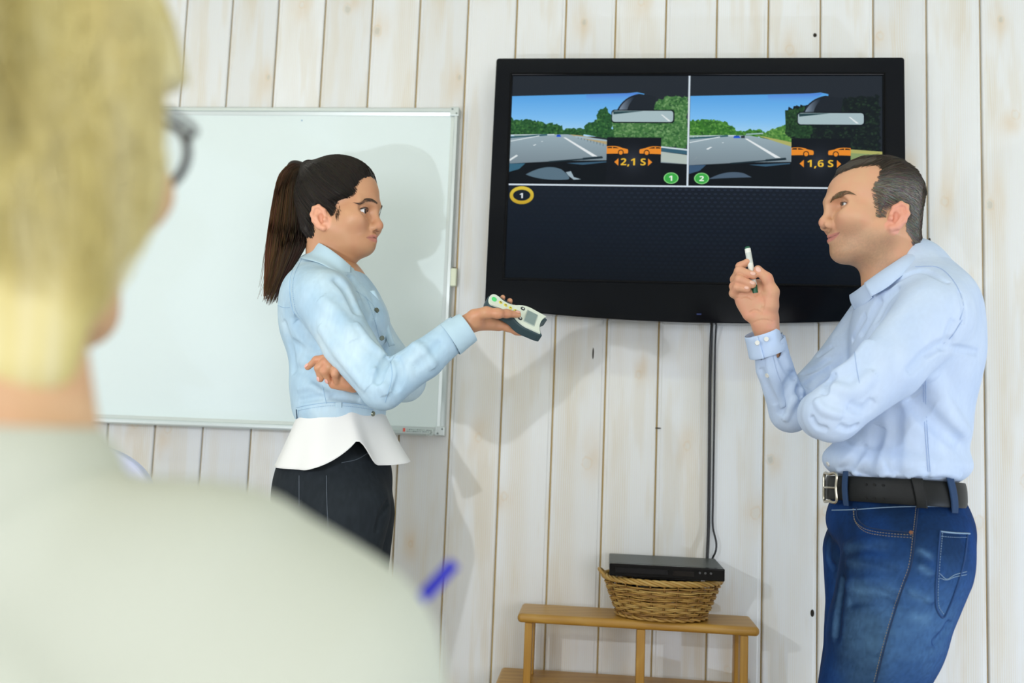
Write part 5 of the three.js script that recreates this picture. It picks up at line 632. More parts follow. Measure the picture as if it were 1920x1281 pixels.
  { const list = []; let tries = 0;
    while (list.length < 12000 && tries++ < 60000) { const ct = H.w(0.005, 0.045, 0), dv = V(R() * 2 - 1, R() * 2 - 1, R() * 2 - 1); if (dv.length() > 1 || dv.length() < 0.1) continue; dv.normalize(); const p0 = stick(skull, R() < 0.5 ? ct.addScaledVector(dv, 0.125) : H.w(-0.10 + R() * 0.20, -0.06 + R() * 0.19, (R() < 0.85 ? 1 : -1) * 0.10), 0.001), l0 = H.l(p0), th = thick(l0); if (th < -0.0022) continue; const top = sstep(0.07, 0.125, l0[1]), len = lerp(0.016, 0.042, top) * (0.7 + 0.5 * R()) * (l0[1] < 0.05 && l0[0] > 0.02 ? 0.6 : 1), pp = [], n = 5; let dir = V(-1, lerp(-0.55, 0.30, sstep(0.03, 0.13, l0[1])) * (l0[0] < -0.05 ? -0.5 - top : 1), 0); if (l0[0] < -0.055) dir = V(-0.25, -1, 0); dir.z = -0.15 * Math.sign(l0[2]) * top + (R() - 0.5) * 0.25; dir.y += (R() - 0.5) * 0.22; const w = H.w(dir.x, dir.y, dir.z).sub(H.O).normalize(), hgt = 0.0016 * R() * R() * (1 + top); for (let i = 0; i <= n; i++) { const t = i / n, q = p0.clone().addScaledVector(w, len * t); stick(skull, q, Math.max(0, Math.max(th, thick(H.l(q)))) * Math.min(1, 0.55 + 1.8 * t) + 0.0004 + 0.0012 * top * t + hgt * (0.3 + t)); pp.push(q); } list.push({ pts: pp, r0: 0.00042, r1: 0.00024, c: hairCol(l0, R()).map((v) => v * (0.7 + 0.7 * R())) }); }
    hg.push(strands(list)); }
  jp('hair', merged(hg), mat([1, 1, 1], 0.45, { vertexColors: true }));
  // light blue shirt
  const S = new Field(), hem = P(1680, 903, 0.48);
  S.ell(P(1714, 640, 0.48), 0.126, 0.165, 0.180, 0.05).ell(P(1690, 790, 0.48), 0.130, 0.135, 0.168, 0.06).ell(P(1678, 866, 0.48), 0.143, 0.060, 0.172, 0.025).ell(P(1722, 574, 0.48), 0.085, 0.072, 0.190, 0.06).cone(P(1712, 505, 0.475), P(1722, 555, 0.48), 0.068, 0.09, 0.05);
  S.ell(P(1744, 670, 0.50), 0.074, 0.12, 0.145, 0.04);
  S.cone(lS, mL, 0.071, 0.0615, 0.035).cone(mL, lE, 0.0615, 0.0505, 0.01).cone(lE, P(1544, 778, 0.635), 0.0490, 0.045, 0.02).cone(P(1544, 778, 0.635), lW, 0.044, 0.036, 0.02);
  S.cone(rS, mR, 0.066, 0.052, 0.03).cone(mR, rE, 0.052, 0.043, 0.008).cone(rE, P(1452, 690, 0.470), 0.044, 0.0375, 0.010).cone(P(1452, 690, 0.470), P(1440, 630, 0.495), 0.0375, 0.0345, 0.008);
  { const c = P(1436, 640, 0.494), d = rW.clone().sub(rE).normalize().add(V(-0.06, 0, 0)).normalize(); S.fn((x, y, z) => -((x - c.x) * (d.x + 0.30) + (y - c.y) * d.y + (z - c.z) * d.z), c.clone().addScaledVector(d, 0.06), 0.065, 0.003, -1); S.cone(c.clone().addScaledVector(d, -0.02), c.clone().addScaledVector(d, 0.05), 0.0275, 0.0285, 0.003, -1); }
  S.fn((x, y, z) => -(hem.y - 0.012 - y), hem.clone().add(V(0, -0.3, 0)), 0.32, 0.004, -1);
  S.ell(neckTop.clone().lerp(neckBase, 0.70).add(V(-0.01, 0.01, 0)), 0.066, 0.080, 0.066, 0.01, null, -1);
  for (const [pix, w, d] of [
    [[[1660, 540], [1690, 520], [1730, 508], [1780, 530]], 5, 0.0060], [[[1640, 600], [1662, 560], [1684, 540]], 7, 0.0105], [[[1612, 630], [1634, 590], [1650, 560]], 7, 0.0105], [[[1596, 640], [1610, 610], [1622, 590]], 6, 0.0090],
    [[[1560, 706], [1600, 680], [1630, 640]], 9, -0.0075], [[[1545, 740], [1552, 716], [1566, 700]], 5, 0.0120], [[[1530, 748], [1545, 770], [1580, 780]], 6, -0.0060], [[[1560, 725], [1600, 735], [1640, 700]], 9, -0.0060], [[[1520, 780], [1530, 800], [1552, 806]], 4, 0.0105], [[[1572, 798], [1590, 806], [1612, 798]], 4, 0.0120], [[[1590, 760], [1620, 770], [1640, 750]], 7, 0.0060],
    [[[1704, 700], [1750, 655], [1790, 640]], 7, 0.0080], [[[1760, 650], [1800, 655], [1836, 662]], 5, 0.0090], [[[1690, 720], [1720, 760], [1760, 800], [1800, 830]], 12, 0.0075], [[[1735, 690], [1770, 760], [1812, 820]], 14, -0.0060], [[[1620, 830], [1600, 860], [1580, 890]], 9, 0.0075], [[[1650, 800], [1630, 850], [1620, 895]], 11, 0.0060], [[[1680, 760], [1676, 830], [1674, 890]], 10, 0.0060], [[[1790, 600], [1770, 640], [1730, 668]], 6, 0.0040], [[[1800, 545], [1808, 580], [1806, 610]], 4, 0.0045],
    [[[1700, 895], [1720, 885], [1735, 892]], 5, -0.0090], [[[1650, 893], [1665, 886], [1680, 894]], 5, -0.0090], [[[1742, 890], [1770, 886], [1800, 895]], 6, -0.0075], [[[1570, 884], [1590, 880], [1610, 892]], 5, -0.0075],
    [[[1504, 712], [1498, 735], [1512, 770]], 5, 0.0120], [[[1490, 700], [1470, 740], [1466, 780]], 8, 0.0060], [[[1506, 730], [1484, 760], [1470, 790]], 6, -0.0060], [[[1500, 702], [1530, 690], [1556, 672]], 5, 0.0090], [[[1510, 725], [1540, 700], [1560, 690]], 6, 0.0075], [[[1530, 670], [1550, 655], [1560, 648]], 5, 0.0075], [[[1425, 690], [1436, 720], [1455, 760]], 7, 0.0030], [[[1462, 660], [1474, 690], [1492, 712]], 6, 0.0060], [[[1408, 664], [1440, 660], [1470, 648]], 2.4, 0.0030]]) fold(S, pix, w, d);
  const sc = srgb(186, 206, 236), sl = srgb(204, 220, 242), shirtMat = mat([1, 1, 1], 0.72, { vertexColors: true, sheen: 0.3, sheenRoughness: 0.5 }), shirtSheet = mat(srgb(192, 211, 238), 0.72, { sheen: 0.3, sheenRoughness: 0.5 });
  jp('shirt', S.mesh(0.0042, (p) => mix3(sc, sl, fbm(p.x * 30, p.y * 12, p.z * 30, 3)).map((x) => x * (0.97 + 0.06 * noise(p.x * 400, p.y * 80, p.z * 400)))), shirtMat, 'light blue cotton shirt');
  const cs = (a) => a.map(([x, y, z]) => P(x, y, z)), seamM = mat(srgb(158, 182, 220), 0.8);
  jp('collar', sheet(cs([[1722, 448, 0.40], [1728, 462, 0.44], [1722, 466, 0.485], [1706, 473, 0.525], [1680, 490, 0.548], [1650, 510, 0.546], [1622, 530, 0.525]]), cs([[1736, 486, 0.36], [1744, 490, 0.42], [1742, 494, 0.49], [1728, 497, 0.555], [1694, 515, 0.592], [1662, 540, 0.590], [1634, 556, 0.570]]), 0.006, 0.007, 40, 10), shirtSheet, 'turned-down shirt collar');
  jp('collar', sheet(cs([[1625, 530, 0.522], [1608, 543, 0.487], [1593, 553, 0.445]]), cs([[1636, 558, 0.552], [1619, 573, 0.515], [1604, 582, 0.462]]), 0.004, 0.002, 20, 8), shirtSheet, 'open front of the collar');
  for (const s of [[[1716, 500], [1760, 502], [1790, 530], [1806, 570], [1800, 600]], [[1732, 690], [1732, 760], [1736, 830], [1740, 885]], [[1736, 690], [1736, 760], [1740, 830], [1744, 885]], [[1804, 600], [1785, 630], [1762, 650]], [[1600, 640], [1606, 690], [1612, 720]]]) jp('seam', seam(S, s, 0.0007, 0.0002), seamM);
  { const up = onSurface(S, [[1433, 658], [1440, 700], [1456, 740], [1462, 766]], 6, 0.0016), lo = onSurface(S, [[1446, 656], [1456, 696], [1470, 735], [1474, 762]], 6, 0.0016); if (up.length > 3 && lo.length > 3) jp('sleeve_placket', sheet(up, lo, 0.003, 0.001, 20, 4), shirtSheet); }
  jp('cuff', cuff(P(1428, 622, 0.498), 0.0325, P(1441, 662, 0.487), 0.0372, -0.95), shirtSheet, 'buttoned shirt cuff');
  for (const [x, y, z] of [[1437, 636, 0.5315], [1420, 643, 0.5305]]) { const q = P(x, y, z + 0.003), n = V(-0.25, 0.1, 1).normalize(); jp('button', cyl(q.clone().addScaledVector(n, -0.002), q.clone().addScaledVector(n, 0.0018), 0.0054, 0.0048, 18), mat(srgb(226, 226, 220), 0.25, { clearcoat: 0.6 })); }
  for (const [x, y] of [[1439, 704], [1553, 870]]) { const q = S.px(x, y); if (!q) continue; const n = S.normal(q), b = cyl(q.clone().addScaledVector(n, -0.0005), q.clone().addScaledVector(n, 0.0022), 0.0054, 0.0048, 18); jp('button', b, mat(srgb(226, 226, 220), 0.25, { clearcoat: 0.6 })); }
  // jeans
  const T = new Field(), kN = P(1661, 1189, 0.555), kN2 = P(1634, 1290, 0.545);
  T.ell(P(1683, 985, 0.485), 0.138, 0.080, 0.155, 0.04).ell(P(1722, 1035, 0.50), 0.088, 0.090, 0.140, 0.05).cone(P(1683, 940, 0.485), P(1684, 900, 0.485), 0.118, 0.114, 0.05);
  T.cone(P(1697, 1060, 0.560), kN, 0.122, 0.1065, 0.025).cone(kN, kN2, 0.1065, 0.094, 0.02).cone(kN2, V(0.55, 0.42, 0.54), 0.094, 0.07, 0.02).cone(V(0.55, 0.42, 0.54), V(0.67, 0.10, 0.54), 0.07, 0.055, 0.02);
  T.cone(P(1645, 1040, 0.400), P(1640, 1180, 0.385), 0.112, 0.098, 0.02).cone(P(1640, 1180, 0.385), V(0.53, 0.45, 0.39), 0.098, 0.07, 0.02).cone(V(0.53, 0.45, 0.39), V(0.66, 0.10, 0.42), 0.07, 0.055, 0.02);
  const wst = P(1680, 905, 0.48); T.fn((x, y, z) => -(y - wst.y), wst.clone().add(V(0, 0.3, 0)), 0.32, 0.003, -1); T.p.pop(); T.fn((x, y, z) => wst.y - y, wst.clone().add(V(0, 0.3, 0)), 0.31, 0.003, -1);
  for (const [pix, w, d] of [[[[1556, 1000], [1553, 1050], [1580, 1078]], 6, 0.007], [[[1580, 1030], [1620, 1014], [1670, 1022]], 8, -0.003], [[[1585, 1056], [1630, 1046], [1690, 1062]], 8, -0.003], [[[1584, 1100], [1640, 1090], [1690, 1106]], 9, -0.0035], [[[1590, 1130], [1640, 1126], [1680, 1140]], 8, 0.003], [[[1700, 1106], [1730, 1112], [1750, 1130]], 7, -0.003], [[[1750, 1210], [1770, 1190], [1783, 1165]], 7, 0.005], [[[1720, 1040], [1745, 1060], [1756, 1080]], 7, -0.002], [[[1580, 1080], [1570, 1150], [1566, 1200]], 8, 0.005], [[[1606, 952], [1612, 978], [1640, 992], [1716, 1000]], 2, 0.003]]) fold(T, pix, w, d);
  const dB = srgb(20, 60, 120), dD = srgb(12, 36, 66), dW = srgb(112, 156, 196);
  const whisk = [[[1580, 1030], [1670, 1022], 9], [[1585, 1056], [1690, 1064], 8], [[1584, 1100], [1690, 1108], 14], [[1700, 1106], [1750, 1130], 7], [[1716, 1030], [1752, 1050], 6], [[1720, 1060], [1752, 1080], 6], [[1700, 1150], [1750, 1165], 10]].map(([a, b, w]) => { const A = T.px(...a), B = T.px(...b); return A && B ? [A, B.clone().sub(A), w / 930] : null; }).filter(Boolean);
  jp('jeans', T.mesh(0.0046, (p, n) => { let c = mix3(dB, dD, sstep(0.35, 0.7, fbm(p.x * 12, p.y * 6, p.z * 12, 3)) * 0.7 + 0.25 * sstep(0.72, 0.55, p.x)); for (const [a, d, w] of whisk) { const v = p.clone().sub(a), t = clamp(v.dot(d) / d.lengthSq()), r = v.addScaledVector(d, -t).length(); c = mix3(c, dW, 0.42 * Math.exp(-(r * r) / (w * w)) * (0.4 + 0.8 * noise(p.x * 70, p.y * 160, p.z * 70)) * sstep(-0.05, 0.3, t) * sstep(1.05, 0.7, t)); } const th = Math.exp(-(((p.y - 0.80) / 0.11) ** 2)) * sstep(0.2, 0.9, n.z) * 0.40; c = mix3(c, dW, th * (0.45 + 0.55 * fbm(p.x * 40, p.y * 90, p.z * 40, 3))); return c.map((x) => x * (0.80 + 0.4 * noise(p.x * 420, p.y * 160, p.z * 420))); }), mat([1, 1, 1], 0.9, { vertexColors: true, specularIntensity: 0.3 }), 'faded blue jeans');  // front darkened in the colour for its dimmer light; pale areas are wear
  const gold = mat(srgb(140, 128, 100), 0.7), pale = mat(srgb(136, 164, 190), 0.8), darkSeam = mat(srgb(20, 44, 78), 0.85);
  for (const s of [[[1722, 948], [1716, 1000], [1708, 1060], [1690, 1110], [1665, 1190], [1642, 1281]]]) { jp('seam', seam(T, s, 0.0014, 0.0002), darkSeam); jp('seam', stitch(T, s.map(([x, y]) => [x - 4, y]), 0.0006, 0.0032, 0.0022, 0.0005), gold); }
  jp('pocket_edge', seam(T, [[1606, 952], [1608, 972], [1626, 988], [1660, 995], [1716, 1000]], 0.0016, 0.0006), darkSeam); for (const o of [3, 8]) jp('stitching', stitch(T, [[1602 - o * 0.3, 954], [1604, 976 + o * 0.4], [1624, 990 + o], [1660, 997 + o], [1714, 1001 + o]], 0.0006, 0.0032, 0.0022, 0.0005), gold);
  { const bl = [[1763, 996], [1757, 1070], [1754, 1132], [1767, 1158], [1778, 1142], [1794, 1100], [1808, 1050], [1814, 1003]]; jp('back_pocket', seam(T, bl, 0.0018, 0.0006), mat(srgb(30, 66, 116), 0.85)); jp('stitching', stitch(T, [[1767, 1000], [1761, 1070], [1759, 1130], [1769, 1152]], 0.0006, 0.003, 0.0022, 0.0006), pale); jp('pocket_edge', seam(T, [[1763, 997], [1790, 1000], [1818, 1001]], 0.0016, 0.0006), pale); jp('stitching', stitch(T, [[1763, 1006], [1790, 1008], [1817, 1008]], 0.0005, 0.003, 0.002, 0.0006), pale); for (const o of [0, 8]) { jp('stitching', seam(T, [[1762, 1076 + o], [1775, 1086 + o * 0.2], [1790, 1078 + o * 0.5], [1812, 1072 + o * 0.7]], 0.0006, 0.0006), pale); } }
  jp('waistband_seam', seam(T, [[1560, 957], [1600, 956], [1660, 952], [1720, 950], [1770, 950], [1812, 948]], 0.0010, 0.0004), pale); jp('rivet', (() => { const q = T.px(1708, 999); if (!q) return null; const n = T.normal(q); return cyl(q.clone().addScaledVector(n, -0.001), q.clone().addScaledVector(n, 0.0022), 0.0042, 0.0036); })(), mat(srgb(120, 84, 60), 0.4, { metalness: 0.8 }));
  // belt
  {
    const c = P(1676, 922, 0.485), hw = 0.0245, rx = 0.132, rz = 0.155, up = [], lo = []; for (let i = 0; i <= 48; i++) { const a = i / 48 * Math.PI * 2 - 0.4, dx = Math.cos(a) * rx, dz = Math.sin(a) * rz, y = c.y + dx * -0.02 + dz * 0.05; up.push(V(c.x + dx * 0.985, y + hw, c.z + dz * 0.985)); lo.push(V(c.x + dx, y - hw, c.z + dz)); }
    const leather = mat(srgb(22, 24, 24), 0.45, { specularIntensity: 0.45 }); jp('belt', sheet(up, lo, 0.0045, 0.001, 96, 8), leather, 'wide black leather belt');
    const on = (a, dy, o = 0.004) => V(c.x + Math.cos(a) * (rx + o), c.y + Math.cos(a) * rx * -0.02 + Math.sin(a) * rz * 0.05 + dy, c.z + Math.sin(a) * (rz + o));
    for (const [a, w] of [[1.62, 0.075]]) jp('belt_keeper', sheet([on(a - w, hw + 0.003), on(a, hw + 0.003), on(a + w, hw + 0.003)], [on(a - w - 0.07, -hw - 0.004), on(a - 0.07, -hw - 0.004), on(a + w - 0.07, -hw - 0.004)], 0.004, 0.002, 8, 6), leather);
    const loopM = mat(srgb(34, 62, 98), 0.85); for (const [a, w, sl] of [[2.62, 0.045, 0.0], [1.12, 0.065, -0.12]]) jp('belt_loop', sheet([on(a - w, hw + 0.010), on(a + w, hw + 0.010)], [on(a - w + sl, -hw - 0.010, 0.0025), on(a + w + sl, -hw - 0.010, 0.0025)], 0.0035, 0.003, 6, 10), loopM);
    for (const dy of [0.010, -0.016]) for (let i = 0; i < 3; i++) { const a = 2.30 - i * 0.12, q = on(a, dy, 0.0022), n = V(Math.cos(a), 0, Math.sin(a)); jp('belt_hole', cyl(q.clone().addScaledVector(n, -0.001), q.clone().addScaledVector(n, 0.0012), 0.0028, 0.0028, 12), mat([0.006, 0.006, 0.006], 0.9)); }
    const bk = (pts) => tube(pts, 0.0032, 60, 8, true), a0 = 2.78, a1 = 3.18, y0 = -hw - 0.003, y1 = hw + 0.003; jp('buckle', bk([on(a0, y0, 0.007), on(a0, 0, 0.008), on(a0, y1, 0.007), on((a0 + a1) / 2, y1, 0.008), on(a1, y1, 0.007), on(a1, 0, 0.008), on(a1, y0, 0.007), on((a0 + a1) / 2, y0, 0.008)]), mat(srgb(190, 184, 168), 0.25, { metalness: 0.95 }), 'metal belt buckle'); jp('buckle_pin', tube([on(a0, 0, 0.008), on((a0 + a1) / 2, 0, 0.011), on(a1, 0, 0.008)], 0.0022, 12, 8), mat(srgb(190, 184, 168), 0.25, { metalness: 0.95 }));
  }
  for (const [x, z] of [[0.70, 0.54], [0.69, 0.42]]) { const s = new Field(); shoe(s, V(x, 0, z), V(x - 0.22, 0, z + 0.01)); jp('shoe', s.mesh(0.006, null), mat(srgb(58, 44, 34), 0.5)); }
  // the marker between his fingers
  const a = P(1415.5, 545, 0.520), b = P(1409, 506, 0.518), d = b.clone().sub(a).normalize(), tip = P(1401, 463, 0.516), axis = tip.clone().sub(a).normalize(), mk = thing('marker', 'white whiteboard marker with green ends held upright by the man', 'marker', a.toArray()), L = a.distanceTo(tip), at = (t) => a.clone().addScaledVector(axis, t * L);
  const wm = mat(srgb(232, 234, 226), 0.3, { clearcoat: 0.4 }), gm = mat(srgb(16, 92, 64), 0.35);
  worldPart('barrel', cyl(at(0.12), at(0.955), 0.0063, 0.0063, 24), wm, mk); worldPart('end_cap', cyl(at(-0.06), at(0.12), 0.0061, 0.0066, 24), gm, mk, 'green cap'); worldPart('end_plug', cyl(at(0.955), at(1.0), 0.0060, 0.0048, 24), gm, mk, 'green end plug'); worldPart('printed_mark', cyl(at(0.62), at(0.86), 0.00635, 0.00635, 24), mat(srgb(206, 212, 206), 0.4), mk);
}
// ---------- the seated viewer in the foreground, her pen and stool ----------
{
  const who = thing('person', 'blonde woman with dark-rimmed glasses and a white shirt seated in front with her back turned', 'person', [-0.33, 0, 1.97]);
  const R = rng(815), F = V(0.05, 0, -0.998).normalize(), U = V(0, 1, 0), S = F.clone().cross(U), H = headFrame(P(-6, 296, 1.97), F, S);
  const K = { dx: 0, cr: [-0.002, 0.052, 0.088, 0.080, 0.073], foreR: 0.060, browY: 0.050, browR: 0.0115, eyeY: 0.032, eye: [0.0775, 0.0325], tipY: -0.010, nas: [0.1025, 0.038], tip: [0.1200, -0.0110], mouth: [0.1040, -0.0500], corner: [0.0830, -0.0520, 0.0250], chin: [0.0970, -0.0860], under: [0.052, -0.084, 0.036, 0.020], jawY: -0.042, jawW: 0.050, cheek: 1.0, earZ: 0.071 };
  const head = headField(H, K), nT = H.w(-0.020, -0.02, 0), nB = P(28, 930, 1.985); head.cone(nT, nB, 0.048, 0.047, 0.03);
  const SK = { base: srgb(222, 180, 138), red: srgb(222, 156, 114), ear: srgb(226, 160, 140), lip: srgb(190, 100, 96), lid: srgb(140, 100, 84) };
  const rS = P(535, 1312, 1.985), rE = P(740, 1560, 1.95), rW = P(704, 1300, 1.87), hand = P(702, 1219, 1.85), lS = V(-0.52, 1.02, 1.92), lE = V(-0.58, 0.76, 1.86), lW = V(-0.45, 0.72, 1.64);
  const bg = [head.mesh(0.003, skinColor(H, K, SK), [H.O.clone().sub(V(0.15, 0.17, 0.15)), H.O.clone().add(V(0.15, 0.17, 0.15))])];
  const pa = P(690, 1232, 1.850), pb = P(851, 1056, 1.850), pd = pb.clone().sub(pa).normalize(), cx = pd.clone().cross(V(0, 0, 1)).normalize(), hf = new Field(), hp = (a, b, c) => hand.clone().addScaledVector(pd, a).addScaledVector(cx, b).add(V(0, 0, c));
  hf.cone(rW, hp(-0.030, 0.040, 0.0), 0.022, 0.020, 0.015).ell(hp(-0.006, 0.036, 0.002), 0.024, 0.030, 0.016, 0.015); for (let i = 0; i < 4; i++) { const o = 0.018 - i * 0.017; hf.chain([hp(o, 0.026, 0.004), hp(o + 0.002, 0.016, -0.024), hp(o + 0.002, -0.008, -0.022), hp(o, -0.012, -0.004)], [0.0095, 0.0088, 0.008, 0.0068].map((r) => r * (i === 3 ? 0.85 : 1)), 0.004); } hf.chain([hp(-0.016, 0.010, 0.020), hp(0.004, -0.006, 0.020), hp(0.022, -0.008, 0.010)], [0.0115, 0.0095, 0.0075], 0.006);
  bg.push(hf.mesh(0.003, handColor(SK)));
  const lf = new Field(); lf.cone(lE.clone().lerp(lW, 0.8), lW, 0.024, 0.020, 0.01).cone(lW, lW.clone().add(V(0.05, -0.02, -0.06)), 0.020, 0.024, 0.02); for (let i = 0; i < 4; i++) { const b = lW.clone().add(V(0.025 + i * 0.018, -0.022, -0.085 + i * 0.012)); lf.chain([b, b.clone().add(V(0.006, -0.006, -0.035)), b.clone().add(V(0.010, -0.026, -0.055))], [0.009, 0.008, 0.0065], 0.004); } lf.chain([lW.clone().add(V(0.06, -0.02, -0.03)), lW.clone().add(V(0.085, -0.03, -0.055))], [0.011, 0.008], 0.006); bg.push(lf.mesh(0.0035, handColor(SK)));
  const core = new Field(); core.cone(nB.clone().add(V(0, 0.04, 0)), nB, 0.040, 0.042).ell(V(-0.33, 0.80, 1.97), 0.13, 0.20, 0.09).ell(V(-0.33, 0.60, 1.97), 0.14, 0.11, 0.11).chain([rS, rE, rW], [0.045, 0.034, 0.022]).chain([lS, lE, lW], [0.04, 0.032, 0.02]).chain([V(-0.24, 0.56, 1.95), V(-0.20, 0.52, 1.55), V(-0.20, 0.1, 1.50)], [0.065, 0.045, 0.032]).chain([V(-0.42, 0.56, 1.95), V(-0.42, 0.52, 1.54), V(-0.43, 0.1, 1.49)], [0.065, 0.045, 0.032]);
  bg.push(core.mesh(0.012, () => SK.base)); worldPart('body', merged(bg), flesh({}, 0.5), who);
  for (const s of [-1, 1]) worldPart('eye', eyeGeo(H, K, s, [1, 0, 0], srgb(80, 90, 90)), mat([1, 1, 1], 0.1, { vertexColors: true, clearcoat: 1 }), who);
  // blond bob
  const blond = srgb(230, 216, 150), gold = srgb(206, 188, 104), deep = srgb(128, 106, 40), pale = srgb(236, 228, 192), hm = mat([1, 1, 1], 0.5, { vertexColors: true, sheen: 0.3 });
  const hl = (y, az) => y > 0.080 ? 0.125 : y > 0.052 ? lerp(0.034, 0.125, (y - 0.052) / 0.028) : lerp(0.008, 0.034, clamp((y + 0.09) / 0.12));
  const skull = new Field(); skull.p = head.p.slice(0, head.p.findIndex((q) => q.t === 3)); const th = (l) => { const d = hl(l[1], Math.abs(l[2])) - l[0], low = sstep(-0.118, -0.075, l[1] + 0.25 * l[0]); return -0.004 + (0.0165 + 0.010 * sstep(0.02, -0.05, l[1]) + 0.007 * Math.sin(l[2] * 70 + l[1] * 22 + l[0] * 34)) * sstep(-0.010, 0.030, d) * low; };
  const hair = new Field(); hair.fn((x, y, z) => skull.at(x, y, z) * 0.95 - th(H.l(V(x, y, z))), H.w(0, 0.03, 0), 0.20, 0.001);
  for (const q of [-1, 1]) hair.ell(H.w(-0.012, -0.004, q * 0.068), 0.034, 0.056, 0.024, 0.03, H.q).cone(H.w(-0.018, -0.010, q * 0.062), H.w(-0.030, -0.118, q * 0.056), 0.034, 0.024, 0.03);
  hair.cone(H.w(-0.062, 0.0, 0), H.w(-0.066, -0.122, 0), 0.052, 0.036, 0.04);
  const hc = (p) => { const l = H.l(p), a = noise(l[2] * 42 + l[0] * 26, l[1] * 6 + l[0] * 14, 2), b = noise(l[2] * 240 + l[0] * 160, l[1] * 14, 7); return mix3(mix3(mix3(gold, blond, sstep(0.25, 0.6, a)), deep, 0.9 * sstep(0.44, 0.2, a)), pale, 0.5 * sstep(0.5, 0.9, b)); };
  const hp2 = [hair.mesh(0.0035, hc, [H.O.clone().sub(V(0.17, 0.17, 0.17)), H.O.clone().add(V(0.17, 0.18, 0.17))])], list = [];
  for (let i = 0; i < 1800; i++) { const a = R() * Math.PI * 1.35 + 0.65, z0 = Math.cos(a * 1) * 0.3, side = R() < 0.7 ? 1 : -1, l0 = [-0.09 + 0.19 * R(), 0.16 - 0.1 * R(), side * 0.09 * R()], q = [], len = 0.10 + 0.07 * R(); let ok = true; for (let j = 0; j <= 8; j++) { const t = j / 8, l = [l0[0] + 0.03 * (l0[0] > 0.02 ? 1 : -0.5) * Math.sin(t * 2.4), l0[1] - len * t * 1.1, l0[2] * (1 + 0.35 * t)], p = H.w(...l), e = stick(hair, p, 0.001 + 0.004 * R() * t); if (th(H.l(e)) < 0.002 && j > 1) { ok = j > 4; break; } q.push(e); } if (ok && q.length > 3) list.push({ pts: q, r0: 0.0010, r1: 0.0005, c: hc(q[0]), c1: hc(q[q.length - 1]) }); }
  hp2.push(strands(list)); worldPart('hair', merged(hp2), hm, who);
  // glasses
  {
    const g = new THREE.Group(); g.name = 'eyeglasses'; who.add(g); g.userData.label = 'dark-rimmed glasses'; const fm = mat(srgb(42, 36, 44), 0.3, { clearcoat: 0.5 });
    const E = (s, a, k = 1) => { const z = s * (0.0365 + Math.cos(a) * 0.0285 * k), y = 0.033 + Math.sin(a) * 0.0245 * k; return H.w(0.112 - Math.max(0, Math.abs(z) - 0.02) * 0.28, y, z); };
    for (const s of [-1, 1]) { const pts = []; for (let i = 0; i < 32; i++) pts.push(E(s, i / 32 * Math.PI * 2)); worldPart('rim', tube(pts, 0.0031, 80, 8, true), fm, g); worldPart('temple_arm', tube([E(s, 0.45, 1.02), H.w(0.092, 0.046, s * 0.0735), H.w(0.040, 0.044, s * 0.0785), H.w(-0.012, 0.036, s * 0.0785), H.w(-0.026, 0.016, s * 0.077)], 0.0022, 40, 8), fm, g);
      const pos = [], idx = []; const c = E(s, 0, 0); for (const o of [0, -0.0014]) { pos.push(c.x + F.x * o, c.y, c.z + F.z * o); for (let i = 0; i < 32; i++) { const p = E(s, i / 32 * Math.PI * 2, 0.97); pos.push(p.x + F.x * o, p.y, p.z + F.z * o); } } for (let i = 0; i < 32; i++) { idx.push(0, 1 + i, 1 + (i + 1) % 32); idx.push(33, 34 + (i + 1) % 32, 34 + i); idx.push(1 + i, 34 + i, 1 + (i + 1) % 32, 34 + i, 34 + (i + 1) % 32, 1 + (i + 1) % 32); } const lg = new THREE.BufferGeometry(); lg.setAttribute('position', new THREE.Float32BufferAttribute(pos, 3)); lg.setIndex(idx); lg.computeVertexNormals(); worldPart('lens', lg, mat([1, 1, 1], 0.02, { transmission: 1, thickness: 0, ior: 1.45 }), g); }
    worldPart('bridge', tube([E(-1, Math.PI - 0.35), H.w(0.117, 0.043, 0), E(1, Math.PI - 0.35)].map((p) => p), 0.0024, 16, 8), fm, g);
  }
  // white shirt, trousers, shoes
  const W = new Field(); W.cone(P(40, 1010, 1.985), P(385, 1175, 1.99), 0.047, 0.068, 0.02).cone(P(385, 1175, 1.99), rS, 0.068, 0.082, 0.03).cone(rS, P(625, 1500, 1.97), 0.080, 0.062, 0.02).cone(P(625, 1500, 1.97), rE, 0.062, 0.050, 0.02).cone(rE, rW.clone().lerp(rE, 0.25), 0.047, 0.036, 0.01).cone(P(10, 990, 1.985), lS, 0.055, 0.072, 0.03).cone(lS, lE, 0.070, 0.052, 0.02).cone(lE, lE.clone().lerp(lW, 0.82), 0.048, 0.036, 0.01).ell(V(-0.33, 0.83, 1.975), 0.185, 0.205, 0.120, 0.04).ell(V(-0.33, 0.64, 1.975), 0.178, 0.14, 0.135, 0.06);
  W.ell(nT.clone().lerp(nB, 0.8), 0.052, 0.07, 0.052, 0.02, null, -1);
  for (const [pix, w, d] of [[[[180, 1040], [260, 1120], [300, 1260]], 100, 0.016], [[[420, 1000], [470, 1090], [480, 1200]], 100, 0.016], [[[560, 1010], [520, 1120], [520, 1240]], 90, -0.010], [[[640, 1100], [620, 1200], [640, 1281]], 50, 0.005]]) fold(W, pix, w * 0.28, d);
  worldPart('shirt', W.mesh(0.0055, null), mat(srgb(206, 211, 197), 0.8), who, 'white shirt');
